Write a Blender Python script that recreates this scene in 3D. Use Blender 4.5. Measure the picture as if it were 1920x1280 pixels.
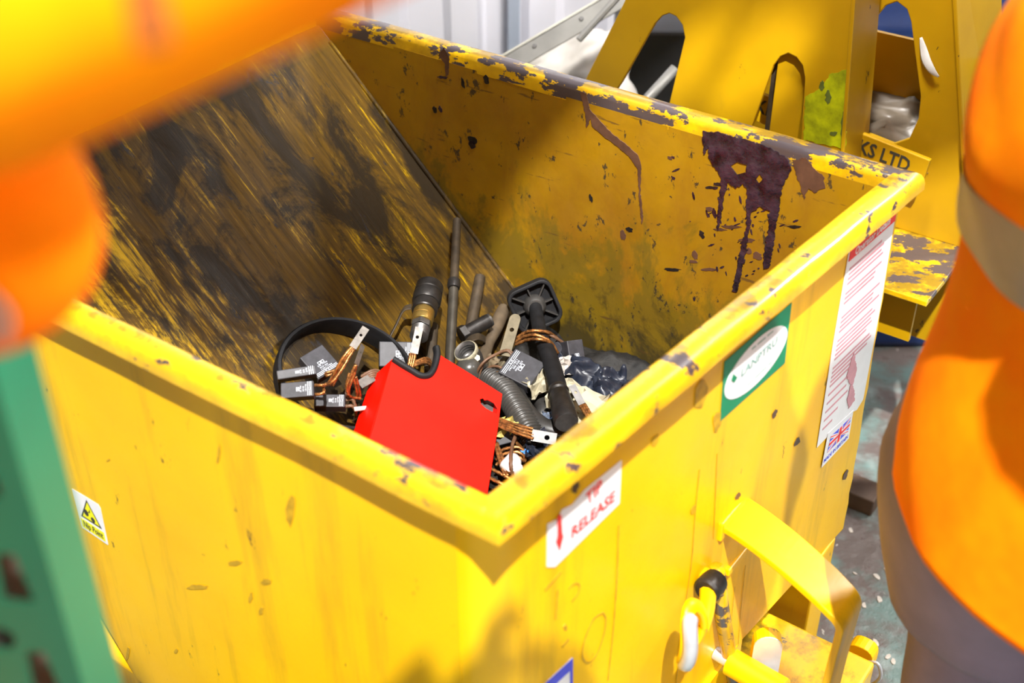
import bpy, bmesh, math, random
from mathutils import Vector, Matrix, noise
for o in list(bpy.data.objects): bpy.data.objects.remove(o)
SC = bpy.context.scene; COL = SC.collection
R_ = random.Random(7)
V = Vector

# ---------------------------------------------------------------- camera
FPX = 2441.0; PITCH = math.radians(35.2); ZC = 1.85
cam_d = bpy.data.cameras.new('camera'); cam = bpy.data.objects.new('camera', cam_d); COL.objects.link(cam)
cam.location = (0, 0, ZC); cam.rotation_euler = (math.pi/2-PITCH, 0, 0)
cam_d.sensor_width = 36; cam_d.lens = FPX/1920*36; cam_d.clip_start = .02
cam_d.dof.use_dof = True; cam_d.dof.focus_distance = 2.3; cam_d.dof.aperture_fstop = 2.9
SC.camera = cam
# ---------------------------------------------------------------- world, lamps, exposure
SC.view_settings.view_transform = 'Standard'; SC.view_settings.look = 'None'
SC.view_settings.gamma = 1; SC.view_settings.exposure = 0.04
w = bpy.data.worlds.new('world'); SC.world = w; w.use_nodes = True
w.node_tree.nodes['Background'].inputs[0].default_value = (.93, .95, 1, 1)
w.node_tree.nodes['Background'].inputs[1].default_value = .20

def lamp(name, kind, loc, aim, energy, size=.3, col=(1, .97, .93), spot=None, blend=.3):
    d = bpy.data.lights.new(name, kind); d.energy = energy; d.color = col
    if kind == 'AREA': d.size = size
    else: d.shadow_soft_size = size
    if kind == 'SPOT': d.spot_size = math.radians(spot); d.spot_blend = blend
    o = bpy.data.objects.new(name, d); COL.objects.link(o); o.location = loc
    o.rotation_euler = (V(aim)-V(loc)).to_track_quat('-Z', 'Y').to_euler(); return o
lamp('bay_lamp', 'AREA', (.35, -1.8, 6.6), (0, 1.7, .6), 1500, .10)
lamp('bay_lamp_right', 'AREA', (3.8, .0, 4.4), (.3, 1.5, .5), 400, .25)
lamp('tube_lamp', 'AREA', (2.7, 3.0, 2.7), (.3, 1.5, .9), 80, .3)
lamp('front_fill', 'AREA', (.6, -3.2, 2.7), (.1, 1.2, 1.0), 65, .8)  # added fill behind the camera, brightens upright faces and sleeves
lamp('wall_fill', 'SPOT', (.3, 1.9, 2.8), (.2, 3.62, .5), 430, .15, spot=75, blend=.5)  # added light that brightens the back wall under the overhead slab

# ---------------------------------------------------------------- geometry helpers
CF = V((0, math.cos(PITCH), -math.sin(PITCH))); CU = V((0, math.sin(PITCH), math.cos(PITCH))); CR = V((1, 0, 0))
O3 = V((0, 0, ZC))
def ray(x, y): return (CF*FPX - CU*(y-640) + CR*(x-960))
def px(x, y, z):                       # the point at height z seen at a place of the 1920x1280 photograph
    d = ray(x, y); return O3 + d*((z-ZC)/d.z)
def pp(x, y, p, n):                    # the same on any plane
    d = ray(x, y); return O3 + d*((V(p)-O3).dot(n)/d.dot(n))
def pd(x, y, D): return O3 + ray(x, y)*(D/FPX)
# skip frame: x = towards the tipping end is negative, y = across, origin under the near corner
SO = V((-.014, 1.012, 0)); EX = V((.817, -.5766, 0)); EY = V((.5766, .817, 0)); EZ = V((0, 0, 1))
def W(x, y, z): return SO + EX*x + EY*y + EZ*z
SK = Matrix(((EX.x, EY.x, 0, SO.x), (EX.y, EY.y, 0, SO.y), (0, 0, 1, 0), (0, 0, 0, 1)))
WM = {}
def tag(o, label=None, cat=None, group=None, kind=None):
    for k, v in (('label', label), ('category', cat), ('group', group), ('kind', kind)):
        if v: o[k] = v
    return o
def thing(name, label, cat, loc=(0, 0, 0), group=None, M=None):
    o = bpy.data.objects.new(name, None); COL.objects.link(o); o.empty_display_size = .05
    WM[o.name] = M if M else Matrix.Translation(V(loc)); o.matrix_world = WM[o.name]
    return tag(o, label, cat, group)
def obj(name, bm, mats, parent=None, smooth=False, label=None, local=False, bev=0, sub=0, autos=None):
    me = bpy.data.meshes.new(name)
    if parent is None:
        vs = [v.co for v in bm.verts]
        lo = V([min(v[i] for v in vs) for i in range(3)]); hi = V([max(v[i] for v in vs) for i in range(3)])
        c = V(((lo.x+hi.x)/2, (lo.y+hi.y)/2, lo.z))
        bm.transform(Matrix.Translation(-c))
    elif not local:
        bm.transform(WM[parent.name].inverted())
    bmesh.ops.recalc_face_normals(bm, faces=bm.faces[:])
    bm.to_mesh(me); bm.free()
    for m in (mats if isinstance(mats, (list, tuple)) else [mats]): me.materials.append(m)
    o = bpy.data.objects.new(name, me); COL.objects.link(o)
    if parent is None: o.location = c; WM[o.name] = Matrix.Translation(c)
    else: o.parent = parent; WM[o.name] = WM[parent.name]
    if smooth or autos:
        for p in me.polygons: p.use_smooth = True
        if autos: me.set_sharp_from_angle(angle=math.radians(autos))
    if bev:
        b = o.modifiers.new('bevel', 'BEVEL'); b.width = bev; b.segments = 2; b.limit_method = 'ANGLE'; b.angle_limit = math.radians(40)
    if sub:
        s = o.modifiers.new('sub', 'SUBSURF'); s.levels = sub; s.render_levels = sub
    if label: o['label'] = label
    return o
def struct(name, bm, m, **k): return tag(obj(name, bm, m, **k), kind='structure')
BM = bmesh.new
def add(bm, vs, fs, mi=0):
    b = [bm.verts.new(v) for v in vs]
    for f in fs:
        try: bm.faces.new([b[i] for i in f]).material_index = mi
        except ValueError: pass
    return bm
BOXF = [(0, 3, 2, 1), (4, 5, 6, 7), (0, 1, 5, 4), (1, 2, 6, 5), (2, 3, 7, 6), (3, 0, 4, 7)]
def box(bm, lo, hi, f=None, mi=0):     # f maps local xyz to world
    f = f or (lambda x, y, z: V((x, y, z)))
    (a, b, c), (d, e, g) = lo, hi
    return add(bm, [f(*p) for p in ((a, b, c), (d, b, c), (d, e, c), (a, e, c), (a, b, g), (d, b, g), (d, e, g), (a, e, g))], BOXF, mi)
def frame(p, n, t):                    # matrix at p: z along n, x along t
    n = V(n).normalized(); x = (V(t)-n*V(t).dot(n)).normalized(); y = n.cross(x)
    return Matrix(((x.x, y.x, n.x, p[0]), (x.y, y.y, n.y, p[1]), (x.z, y.z, n.z, p[2]), (0, 0, 0, 1)))
def spline(pts, n=8):
    pts = [V(p) for p in pts]; out = []
    for i in range(len(pts)-1):
        p0 = pts[max(i-1, 0)]; p1 = pts[i]; p2 = pts[i+1]; p3 = pts[min(i+2, len(pts)-1)]
        for k in range(n):
            t = k/n
            out.append(.5*((2*p1)+(p2-p0)*t+(2*p0-5*p1+4*p2-p3)*t*t+(3*p1-p0-3*p2+p3)*t**3))
    return out+[pts[-1]]
def sweep(bm, pts, rad, seg=10, lobes=0, twist=0, amp=.2, cap=True, flat=1.0, mi=0, up=None):
    pts = [V(p) for p in pts]; rings = []; n = len(pts)
    t0 = (pts[1]-pts[0]).normalized()
    u = V(up) if up else (V((0, 0, 1)) if abs(t0.z) < .9 else V((1, 0, 0)))
    L = 0
    for i in range(n):
        t = (pts[min(i+1, n-1)]-pts[max(i-1, 0)]).normalized()
        u = (u-t*u.dot(t)).normalized(); v = t.cross(u)
        if i: L += (pts[i]-pts[i-1]).length
        r = rad(i/(n-1)) if callable(rad) else rad
        ring = []
        for k in range(seg):
            a = 2*math.pi*k/seg; rr = r*(1+(amp*math.cos(lobes*a+twist*L) if lobes else 0))
            ring.append(bm.verts.new(pts[i]+u*math.cos(a)*rr*flat+v*math.sin(a)*rr))
        rings.append(ring)
    for i in range(n-1):
        for k in range(seg):
            bm.faces.new((rings[i][k], rings[i][(k+1) % seg], rings[i+1][(k+1) % seg], rings[i+1][k])).material_index = mi
    if cap:
        bm.faces.new(rings[0][::-1]).material_index = mi; bm.faces.new(rings[-1]).material_index = mi
    return bm
def lathe(bm, prof, a, b, seg=20, mi=0, cap=True):   # profile (t along a->b in metres, radius)
    a = V(a); d = (V(b)-a).normalized(); u = (V((0, 0, 1)) if abs(d.z) < .9 else V((1, 0, 0))); u = (u-d*u.dot(d)).normalized(); v = d.cross(u)
    rings = []
    for t, r in prof:
        if r < 1e-6: rings.append([bm.verts.new(a+d*t)])
        else: rings.append([bm.verts.new(a+d*t+(u*math.cos(2*math.pi*k/seg)+v*math.sin(2*math.pi*k/seg))*r) for k in range(seg)])
    for p, q in zip(rings, rings[1:]):
        for k in range(seg):
            k2 = (k+1) % seg
            f = [p[k % len(p)], p[k2 % len(p)], q[k2 % len(q)], q[k % len(q)]]
            g = []
            for x in f:
                if x not in g: g.append(x)
            if len(g) > 2: bm.faces.new(g).material_index = mi
    for r in (rings[0], rings[-1]):
        if len(r) > 2 and cap: bm.faces.new(r).material_index = mi
    return bm
def plate(bm, loops, t, f, mi=0, mi_back=None):   # outline (+holes) in 2-D, thickness t along third axis, f(u,v,w)->world
    edges = []; vs_all = []
    for lp in loops:
        vs = [bm.verts.new(f(u, v, 0)) for u, v in lp]
        es = [bm.edges.new((vs[i], vs[(i+1) % len(vs)])) for i in range(len(vs))]
        edges += es; vs_all.append(vs)
    res = bmesh.ops.triangle_fill(bm, edges=edges, use_beauty=True, use_dissolve=False)
    faces = [g for g in res['geom'] if isinstance(g, bmesh.types.BMFace)]
    for fc in faces: fc.material_index = mi
    off = f(0, 0, t)-f(0, 0, 0)
    mp = {}
    for vs in vs_all:
        for v in vs: mp[v] = bm.verts.new(v.co+off)
    for fc in faces:
        bm.faces.new([mp[v] for v in reversed(fc.verts[:])]).material_index = mi if mi_back is None else mi_back
    for vs in vs_all:
        n = len(vs)
        for i in range(n):
            a, b = vs[i], vs[(i+1) % n]
            bm.faces.new((a, b, mp[b], mp[a])).material_index = mi
    return bm
def rrect(w, h, r, n=4):
    out = []
    for cx, cy, a0 in ((w/2-r, h/2-r, 0), (-w/2+r, h/2-r, 90), (-w/2+r, -h/2+r, 180), (w/2-r, -h/2+r, 270)):
        for k in range(n+1):
            a = math.radians(a0+90*k/n); out.append((cx+r*math.cos(a), cy+r*math.sin(a)))
    return out
def slot(cx, z0, z1, w, lean=0, n=8):      # slot outline with round ends
    r = w/2; out = []
    for k in range(n+1):
        a = math.pi*k/n; out.append((cx+lean*.5+r*math.cos(a), z1-r+r*math.sin(a)))
    for k in range(n+1):
        a = math.pi+math.pi*k/n; out.append((cx-lean*.5+r*math.cos(a), z0+r+r*math.sin(a)))
    return out
def jag(poly, step, amp, rnd):             # break an outline into short ragged pieces
    out = []
    for i in range(len(poly)):
        a = V((*poly[i], 0)); b = V((*poly[(i+1) % len(poly)], 0)); n = max(1, int((b-a).length/step))
        for k in range(n):
            p = a.lerp(b, k/n); out.append((p.x+rnd.uniform(-amp, amp), p.y+rnd.uniform(-amp, amp)))
    return out
def text_bm(s, size, ext=.0002, bold=0, sx=1.0):
    c = bpy.data.curves.new('t', 'FONT'); c.body = s; c.size = size; c.extrude = ext; c.align_x = 'CENTER'; c.align_y = 'CENTER'; c.offset = bold
    c.resolution_u = 2
    o = bpy.data.objects.new('t', c); COL.objects.link(o)
    dg = bpy.context.evaluated_depsgraph_get(); dg.update()
    me = bpy.data.meshes.new_from_object(o.evaluated_get(dg))
    bm = BM(); bm.from_mesh(me); bpy.data.objects.remove(o); bpy.data.meshes.remove(me); bpy.data.curves.remove(c)
    bm.transform(Matrix.Diagonal((sx, 1, 1, 1)))
    return bm
def merge(bm, other, M=None):
    if M is not None: other.transform(M)
    me = bpy.data.meshes.new('tmp'); other.to_mesh(me); other.free(); bm.from_mesh(me); bpy.data.meshes.remove(me); return bm
def crumple(c, sx, sy, sz, seed, M=None, n=14, amp=.5):   # crumpled sheet
    bm = BM(); g = []
    for i in range(n+1):
        row = []
        for j in range(n+1):
            u = (i/n-.5); v = (j/n-.5); q = V((u*4+seed, v*4-seed*1.7, seed*.31))
            h = noise.noise(q)*1.0+.6*abs(noise.noise(q*2.3))+.25*noise.noise(q*5)
            d = noise.noise_vector(q*1.3)*.22*amp
            row.append(bm.verts.new(V(((u+d.x)*sx, (v+d.y)*sy, h*sz))))
        g.append(row)
    for i in range(n):
        for j in range(n): bm.faces.new((g[i][j], g[i+1][j], g[i+1][j+1], g[i][j+1]))
    bm.faces.ensure_lookup_table()
    r = bmesh.ops.extrude_face_region(bm, geom=bm.faces[:])
    for v in [x for x in r['geom'] if isinstance(x, bmesh.types.BMVert)]: v.co.z -= .0012
    bm.transform((Matrix.Translation(V(c)) @ M) if M else Matrix.Translation(V(c)))
    return bm

# ---------------------------------------------------------------- materials
class N:
    def __init__(s, name, rough=.5, metal=0, spec=.5):
        s.m = bpy.data.materials.new(name); s.m.use_nodes = True; s.t = s.m.node_tree; s.b = s.t.nodes['Principled BSDF']
        s.b.inputs['Roughness'].default_value = rough; s.b.inputs['Metallic'].default_value = metal
        s.b.inputs['Specular IOR Level'].default_value = spec
        s.co = s.n('ShaderNodeTexCoord').outputs['Object']
    def n(s, k): return s.t.nodes.new(k)
    def l(s, a, b): s.t.links.new(a, b)
    def put(s, sock, v):
        if hasattr(v, 'is_output'): s.l(v, sock)
        elif isinstance(v, (tuple, list)) and len(v) == 3 and sock.type == 'RGBA': sock.default_value = (*v, 1)
        else: sock.default_value = v
    def map(s, sc=(1, 1, 1), loc=(0, 0, 0), rot=(0, 0, 0)):
        m = s.n('ShaderNodeMapping'); s.l(s.co, m.inputs[0]); m.inputs['Scale'].default_value = sc
        m.inputs['Location'].default_value = loc; m.inputs['Rotation'].default_value = rot; return m.outputs[0]
    def noise(s, sc, det=4, rough=.6, vec=None, dist=0):
        n = s.n('ShaderNodeTexNoise'); s.l(vec or s.co, n.inputs['Vector']); n.inputs['Scale'].default_value = sc
        n.inputs['Detail'].default_value = det; n.inputs['Roughness'].default_value = rough; n.inputs['Distortion'].default_value = dist
        return n.outputs['Fac']
    def voro(s, sc, vec=None):
        n = s.n('ShaderNodeTexVoronoi'); s.l(vec or s.co, n.inputs['Vector']); n.inputs['Scale'].default_value = sc; return n.outputs['Distance']
    def wave(s, sc, dist=0, vec=None, axis='X'):
        n = s.n('ShaderNodeTexWave'); s.l(vec or s.co, n.inputs['Vector']); n.inputs['Scale'].default_value = sc; n.inputs['Distortion'].default_value = dist
        n.bands_direction = axis; return n.outputs['Fac']
    def step(s, v, a, b, inv=False):
        n = s.n('ShaderNodeMapRange'); s.put(n.inputs[0], v); n.inputs[1].default_value = a; n.inputs[2].default_value = b
        n.inputs[3].default_value = 1 if inv else 0; n.inputs[4].default_value = 0 if inv else 1; n.clamp = True; return n.outputs[0]
    def math(s, op, a, b=0):
        n = s.n('ShaderNodeMath'); n.operation = op; s.put(n.inputs[0], a); s.put(n.inputs[1], b); return n.outputs[0]
    def mix(s, f, a, b):
        n = s.n('ShaderNodeMix'); n.data_type = 'RGBA'; s.put(n.inputs[0], f); s.put(n.inputs[6], a); s.put(n.inputs[7], b); return n.outputs[2]
    def axis(s, k):
        n = s.n('ShaderNodeSeparateXYZ'); s.l(s.co, n.inputs[0]); return n.outputs[k]
    def col(s, v): s.put(s.b.inputs['Base Color'], v); return s
    def rough(s, v): s.put(s.b.inputs['Roughness'], v); return s
    def bump(s, h, st=.3, d=.002):
        n = s.n('ShaderNodeBump'); s.put(n.inputs['Height'], h); n.inputs['Strength'].default_value = st; n.inputs['Distance'].default_value = d
        s.l(n.outputs[0], s.b.inputs['Normal']); return s
def plain(name, c, rough=.5, metal=0, var=.15, sc=30, spec=.5, bump=0):
    m = N(name, rough, metal, spec); f = m.noise(sc, 4)
    m.col(m.mix(m.step(f, .3, .7), tuple(x*(1-var) for x in c), tuple(min(1, x*(1+var)) for x in c)))
    if bump: m.bump(f, bump, .004)
    return m.m
YEL = (.88, .52, .0); YEL2 = (.80, .46, .0)
def m_paint():
    m = N('yellow_paint', .36, spec=.28); m.b.inputs['Coat Weight'].default_value = .04; m.b.inputs['Coat Roughness'].default_value = .15
    c = m.mix(m.step(m.noise(3, 3), .35, .65), YEL, (.83, .45, 0))
    st = m.step(m.noise(9, 6, .72, m.map((1, 1, .10))), .53, .74)
    c = m.mix(m.math('MULTIPLY', st, .55), c, (.30, .17, .01))
    sp = m.step(m.noise(22, 6, .75, m.map((1.2, 1.2, .45))), .655, .69)
    c = m.mix(m.math('MULTIPLY', sp, .85), c, (.05, .035, .012))
    m.col(c); m.rough(m.step(m.noise(14, 3), .2, .9)); 
    m.rough(m.math('ADD', .26, m.math('MULTIPLY', m.noise(14, 3), .25)))
    return m.bump(m.noise(60, 3), .06, .002).m
def m_rim(wear, name):
    m = N(name, .3); m.b.inputs['Coat Weight'].default_value = .6; m.b.inputs['Coat Roughness'].default_value = .12
    c = m.mix(m.step(m.noise(7, 5), .35, .7), YEL, (.66-.3*max(0, wear-.5), .38-.18*max(0, wear-.5), .005))
    top = m.n('ShaderNodeNewGeometry'); sp = m.n('ShaderNodeSeparateXYZ'); m.l(top.outputs['Normal'], sp.inputs[0]); up = m.step(sp.outputs[2], .8, .97)
    d = m.step(m.noise(13, 6, .72), .52-wear*.10, .66-wear*.10)
    c = m.mix(m.math('MULTIPLY', m.math('MULTIPLY', d, m.math('ADD', .3, m.math('MULTIPLY', up, .6))), .95), c, (.15, .092, .006))
    ch = m.step(m.noise(15, 6, .68, m.map((.8, 1.4, 1.6))), .66-wear*.1, .675-wear*.1)
    c = m.mix(ch, c, (.055, .042, .045)); m.col(c)
    m.rough(m.math('ADD', .25, m.math('MULTIPLY', m.noise(18, 3), .3)))
    return m.bump(m.noise(45, 4), .15, .003).m
def m_wallin():
    m = N('stained_yellow_paint', .42)
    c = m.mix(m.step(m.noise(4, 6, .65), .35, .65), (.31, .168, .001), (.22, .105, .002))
    rs = m.step(m.noise(6, 6, .7, m.map((1.3, 1, .5), (3, 1, 0)), .5), .50, .72)
    c = m.mix(m.math('MULTIPLY', rs, .65), c, (.20, .085, .006))
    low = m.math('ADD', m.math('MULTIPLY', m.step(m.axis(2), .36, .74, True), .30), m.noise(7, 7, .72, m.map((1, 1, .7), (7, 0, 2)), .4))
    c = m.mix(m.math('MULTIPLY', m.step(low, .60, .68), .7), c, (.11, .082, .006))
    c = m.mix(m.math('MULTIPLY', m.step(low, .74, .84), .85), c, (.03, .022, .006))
    sk = m.step(m.noise(26, 7, .74, m.map((1.3, 1, .8), (0, 0, 0), (0, .7, 0)), .3), .605, .62)
    c = m.mix(m.math('MULTIPLY', sk, .92), c, (.028, .022, .012))
    sc = m.step(m.noise(30, 4, .65, m.map((.25, 1, 2.2), (0, 0, 0), (0, -.75, 0))), .67, .70)
    c = m.mix(m.math('MULTIPLY', sc, .7), c, (.07, .035, .01))
    m.col(c); m.rough(m.math('ADD', .3, m.math('MULTIPLY', m.noise(20, 3), .35)))
    return m.bump(m.noise(35, 5), .15, .003).m
def m_chute():
    m = N('scraped_grimy_paint', .5, spec=.14)
    nz = lambda sc, det, v, d=.4: m.step(m.noise(sc, det, .72, v, d), .32, .68)
    v1 = m.map((1, 3.2, 1)); v2 = m.map((.8, 14, .8), (2, 0, 0)); v3 = m.map((1.1, 2.4, 1.1), (5, 2, 1))
    yel = m.mix(nz(7, 4, m.co), (.60, .37, .0), (.36, .21, .003))
    f1 = nz(5.5, 9, v1, .8); f2 = nz(7, 7, v2, .3); f3 = nz(3.4, 8, v3, .6)
    # worn by loads down the middle; near-side lit patch painted in as yellow
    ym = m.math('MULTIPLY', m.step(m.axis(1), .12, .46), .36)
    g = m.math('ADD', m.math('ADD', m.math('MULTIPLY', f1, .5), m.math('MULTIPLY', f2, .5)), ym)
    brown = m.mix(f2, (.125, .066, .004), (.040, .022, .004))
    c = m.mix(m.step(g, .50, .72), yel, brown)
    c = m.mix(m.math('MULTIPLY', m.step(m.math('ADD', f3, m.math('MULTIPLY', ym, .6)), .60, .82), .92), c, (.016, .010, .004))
    line = m.step(m.noise(7, 5, .75, m.map((.5, 48, .5), (9, 0, 0)), .2), .62, .72)
    lm = m.step(m.noise(5, 5, .7, m.map((1, 2, 1), (1, 7, 0))), .42, .66)
    c = m.mix(m.math('MULTIPLY', m.math('MULTIPLY', line, lm), .8), c, (.50, .31, .01))
    ch = m.step(m.noise(16, 8, .76, m.map((.7, 1.5, .7), (3, 3, 0)), .4), .61, .625)
    c = m.mix(m.math('MULTIPLY', ch, .93), c, (.024, .021, .021))
    m.col(c); m.rough(m.math('ADD', .28, m.math('MULTIPLY', f1, .5)))
    return m.bump(m.math('ADD', f2, f1), .25, .003).m
def m_floor():
    m = N('worn_painted_concrete', .25)
    c = m.mix(m.step(m.noise(5, 6, .65), .45, .58), (.13, .20, .185), (.125, .10, .09))
    c = m.mix(m.step(m.noise(13, 5), .55, .72), c, (.24, .30, .285))
    c = m.mix(m.step(m.noise(28, 5, .7, m.map((1, .5, 1), (0, 0, 0), (0, 0, .7))), .70, .72), c, (.45, .42, .37))
    m.col(c); m.rough(m.math('ADD', .1, m.math('MULTIPLY', m.noise(25, 4), .45)))
    return m.bump(m.noise(30, 6, .7), .5, .01).m
def m_hivis(name, c=(1.0, .30, .0)):
    m = N(name, .85, spec=.08); f = m.noise(7, 3)
    m.col(m.mix(m.step(f, .3, .7), c, (c[0], c[1]*.55, c[2])))
    return m.bump(m.noise(420, 2), .08, .001).m
def m_copper():
    m = N('copper_braid', .38, .75); c = m.mix(m.step(m.noise(140, 3), .4, .65), (.20, .085, .03), (.62, .27, .08))
    return m.col(c).bump(m.noise(500, 2), .3, .0006).m
def m_brush():
    m = N('black_carbon', .55); c = m.mix(m.step(m.noise(60, 5), .3, .7), (.018, .018, .021), (.040, .039, .047))
    return m.col(c).bump(m.noise(300, 3), .08, .0006).m
PAINT = m_paint(); RIM = m_rim(.62, 'yellow_rim_paint'); RIMW = m_rim(1.6, 'chipped_rim_paint'); WALLIN = m_wallin(); CHUTE = m_chute()
FLOOR = m_floor(); HIVIS = m_hivis('orange_hi_vis_cloth'); COPPER = m_copper(); CARBON = m_brush()
def m_still():
    m = N('scuffed_yellow_steel', .42)
    c = m.mix(m.step(m.noise(3, 4), .35, .65), (.50, .285, .0), (.40, .22, .0))
    c = m.mix(m.math('MULTIPLY', m.step(m.noise(6, 5, .7, m.map((1, 1, .6))), .58, .75), .6), c, (.28, .18, .01))
    c = m.mix(m.step(m.noise(22, 5, .7, m.map((1.4, 1, .6))), .69, .70), c, (.05, .03, .01))
    return m.col(c).bump(m.noise(40, 3), .08, .002).m
STILL = m_still()
STEEL = plain('dull_steel', (.15, .145, .14), .42, .85, .25, 60); DARKST = plain('dark_oily_steel', (.03, .027, .025), .4, .6, .4, 50, bump=.15)
GREYST = plain('worn_grey_steel', (.62, .62, .66), .35, .5, .1, 25)
BRASS = plain('brass', (.50, .33, .09), .3, .9, .2, 40); BROWNST = plain('rusty_brown_steel', (.05, .035, .02), .6, .35, .4, 40, bump=.3)
TIN = plain('tinned_copper', (.16, .145, .13), .45, .7, .3, 90); RUB = plain('black_rubber', (.008, .008, .009), .6, 0, .4, 40, spec=.22, bump=.1)
RUBG = plain('grey_black_rubber', (.026, .024, .022), .48, 0, .35, 40); BAG = plain('navy_black_plastic', (.014, .018, .030), .40, 0, .3, 30)
PAPER = plain('cream_paper', (.42, .38, .27), .7, 0, .15, 12); PAPERY = plain('yellow_paper', (.55, .45, .13), .7, 0, .2, 15); PAPERG = plain('grey_paper', (.42, .38, .34), .7, 0, .2, 15)
FOIL = plain('blue_grey_foil', (.28, .33, .42), .3, .5, .3, 40); RED = plain('red_enamel', (.78, .006, .0), .55, 0, .12, 14, spec=.12); REDD = plain('red_enamel_edge', (.5, .012, .006), .4, 0, .2, 20)
WHITE = plain('white_vinyl', (.80, .80, .83), .4, 0, .04, 20); PRINT = plain('white_print', (.50, .54, .60), .6, 0, .1, 200)
PRED = plain('red_print', (.85, .03, .03), .5, 0, .05); PPINK = plain('faded_red_print', (.60, .28, .33), .5, 0, .1); PBLUE = plain('blue_print', (.07, .09, .72), .5, 0, .1)
PBLACK = plain('black_print', (.03, .028, .02), .55, 0, .1); PGREEN = plain('green_print', (.0, .22, .09), .45, 0, .06); PLEAF = plain('dull_green_print', (.18, .33, .29), .5, 0, .2); SYEL = plain('safety_yellow_print', (.85, .80, .0), .45, 0, .04)
TAR = plain('purple_black_tar', (.022, .013, .020), .25, 0, .8, 45, bump=1.0); STAIN = plain('brown_grease', (.085, .04, .022), .5, 0, .4, 30)
CLAD = plain('white_cladding_paint', (.74, .73, .79), .45, 0, .05, 3); GREYPAINT = plain('blue_grey_paint', (.34, .38, .46), .45, 0, .08, 6)
CLAYW = plain('clear_white_plastic', (.62, .62, .6), .3, 0, .1, 30); BLUEP = plain('blue_plastic', (.05, .22, .62), .3)
REFL = plain('silver_reflective_tape', (.25, .205, .165), .45, .15, .06, 60); TROU = plain('grey_violet_work_cloth', (.19, .145, .205), .85, 0, .15, 8); NAVY = plain('dark_work_cloth', (.022, .022, .03), .85, 0, .2, 15)
SKIN = plain('skin', (.58, .34, .25), .5, 0, .08, 20); HAIR = plain('brown_hair', (.05, .03, .018), .6, 0, .3, 60); BOOT = plain('black_leather', (.02, .018, .016), .4, 0, .2, 20)
GREENP = plain('green_racking_paint', (.0, .20, .105), .4, 0, .12, 5); HOLE = plain('worn_slot_edge', (.42, .33, .26), .6, 0, .2, 20)
BLACKS = plain('black_sheet_steel', (.012, .012, .013), .5, 0, .3, 10); SHEET = plain('dusty_white_sheeting', (.55, .52, .48), .6, 0, .12, 4, bump=.4); CHAN = plain('grey_channel_steel', (.21, .205, .19), .5, .4, .2, 8)
WOOD = plain('old_timber', (.13, .085, .06), .7, 0, .3, 15); GREYBAG = plain('grey_brown_plastic', (.14, .115, .085), .4, 0, .2, 6); DEEPBLUE = plain('deep_blue_plastic', (.01, .03, .13), .4)
CABLEB = plain('brown_cable_sheath', (.12, .06, .03), .55, 0, .3, 60); RAG = plain('brown_grease_rag', (.12, .085, .045), .75, 0, .35, 30, bump=.4)
#@@SETTING
GZ = -.2                                # floor level
bm = BM(); box(bm, (-5, -4, GZ-.1), (6, 7, GZ)); struct('floor', bm, FLOOR)
# unseen slab added overhead to shade the skip inside, holes shaped for light patches
def light_hole(x, y, r): return [(x+r*math.cos(t), y+r*.8*math.sin(t)) for t in [i*math.pi/5 for i in range(10)]]
KEY = V((.35, -1.8, 6.6)); ops = []
for q, r_ in ((pp(1292, 128, W(0, 1.4, 0), EY), .05), (pp(1418, 128, W(0, 1.4, 0), EY), .06), (W(-.78, .42, .52), .05), (W(-.92, .30, .66), .06), (W(-1.1, .78, .80), .035), (pp(1392, 470, W(0, .985, 0), EY), .04), (pp(1030, 380, W(0, .985, 0), EY), .035)):
    h = q+(KEY-q)*((3.0-q.z)/(KEY.z-q.z))
    if h.y > .78: ops.append(light_hole(h.x, h.y, r_))
plate(bm := BM(), [[(-3, .55), (-.60, .56), (-.42, .47), (-.30, .36), (-.14, .33), (-.04, .40), (.06, .50), (.15, .63), (.3, .69), (.9, .66), (1.5, .63), (2.4, .62), (5.5, .62), (5.5, 5), (-3, 5)]]+ops, .01, lambda u, v, w: V((u, v, 3.0+w))); struct('shade_slab', bm, CLAD)
# corrugated cladding of the back wall
bm = BM(); prof = []
x = -3.0
while x < 4.0:
    prof += [(x, 0), (x+.10, 0), (x+.125, -.028), (x+.20, -.028), (x+.225, 0)]; x += .225
front = [bm.verts.new((a, 3.62+b, GZ)) for a, b in prof]; top = [bm.verts.new((a, 3.62+b, 4.2)) for a, b in prof]
for i in range(len(prof)-1): bm.faces.new((front[i], front[i+1], top[i+1], top[i]))
r = bmesh.ops.extrude_face_region(bm, geom=bm.faces[:])
for v in [q for q in r['geom'] if isinstance(q, bmesh.types.BMVert)]: v.co.y += .04
struct('wall_back', bm, CLAD)

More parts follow.
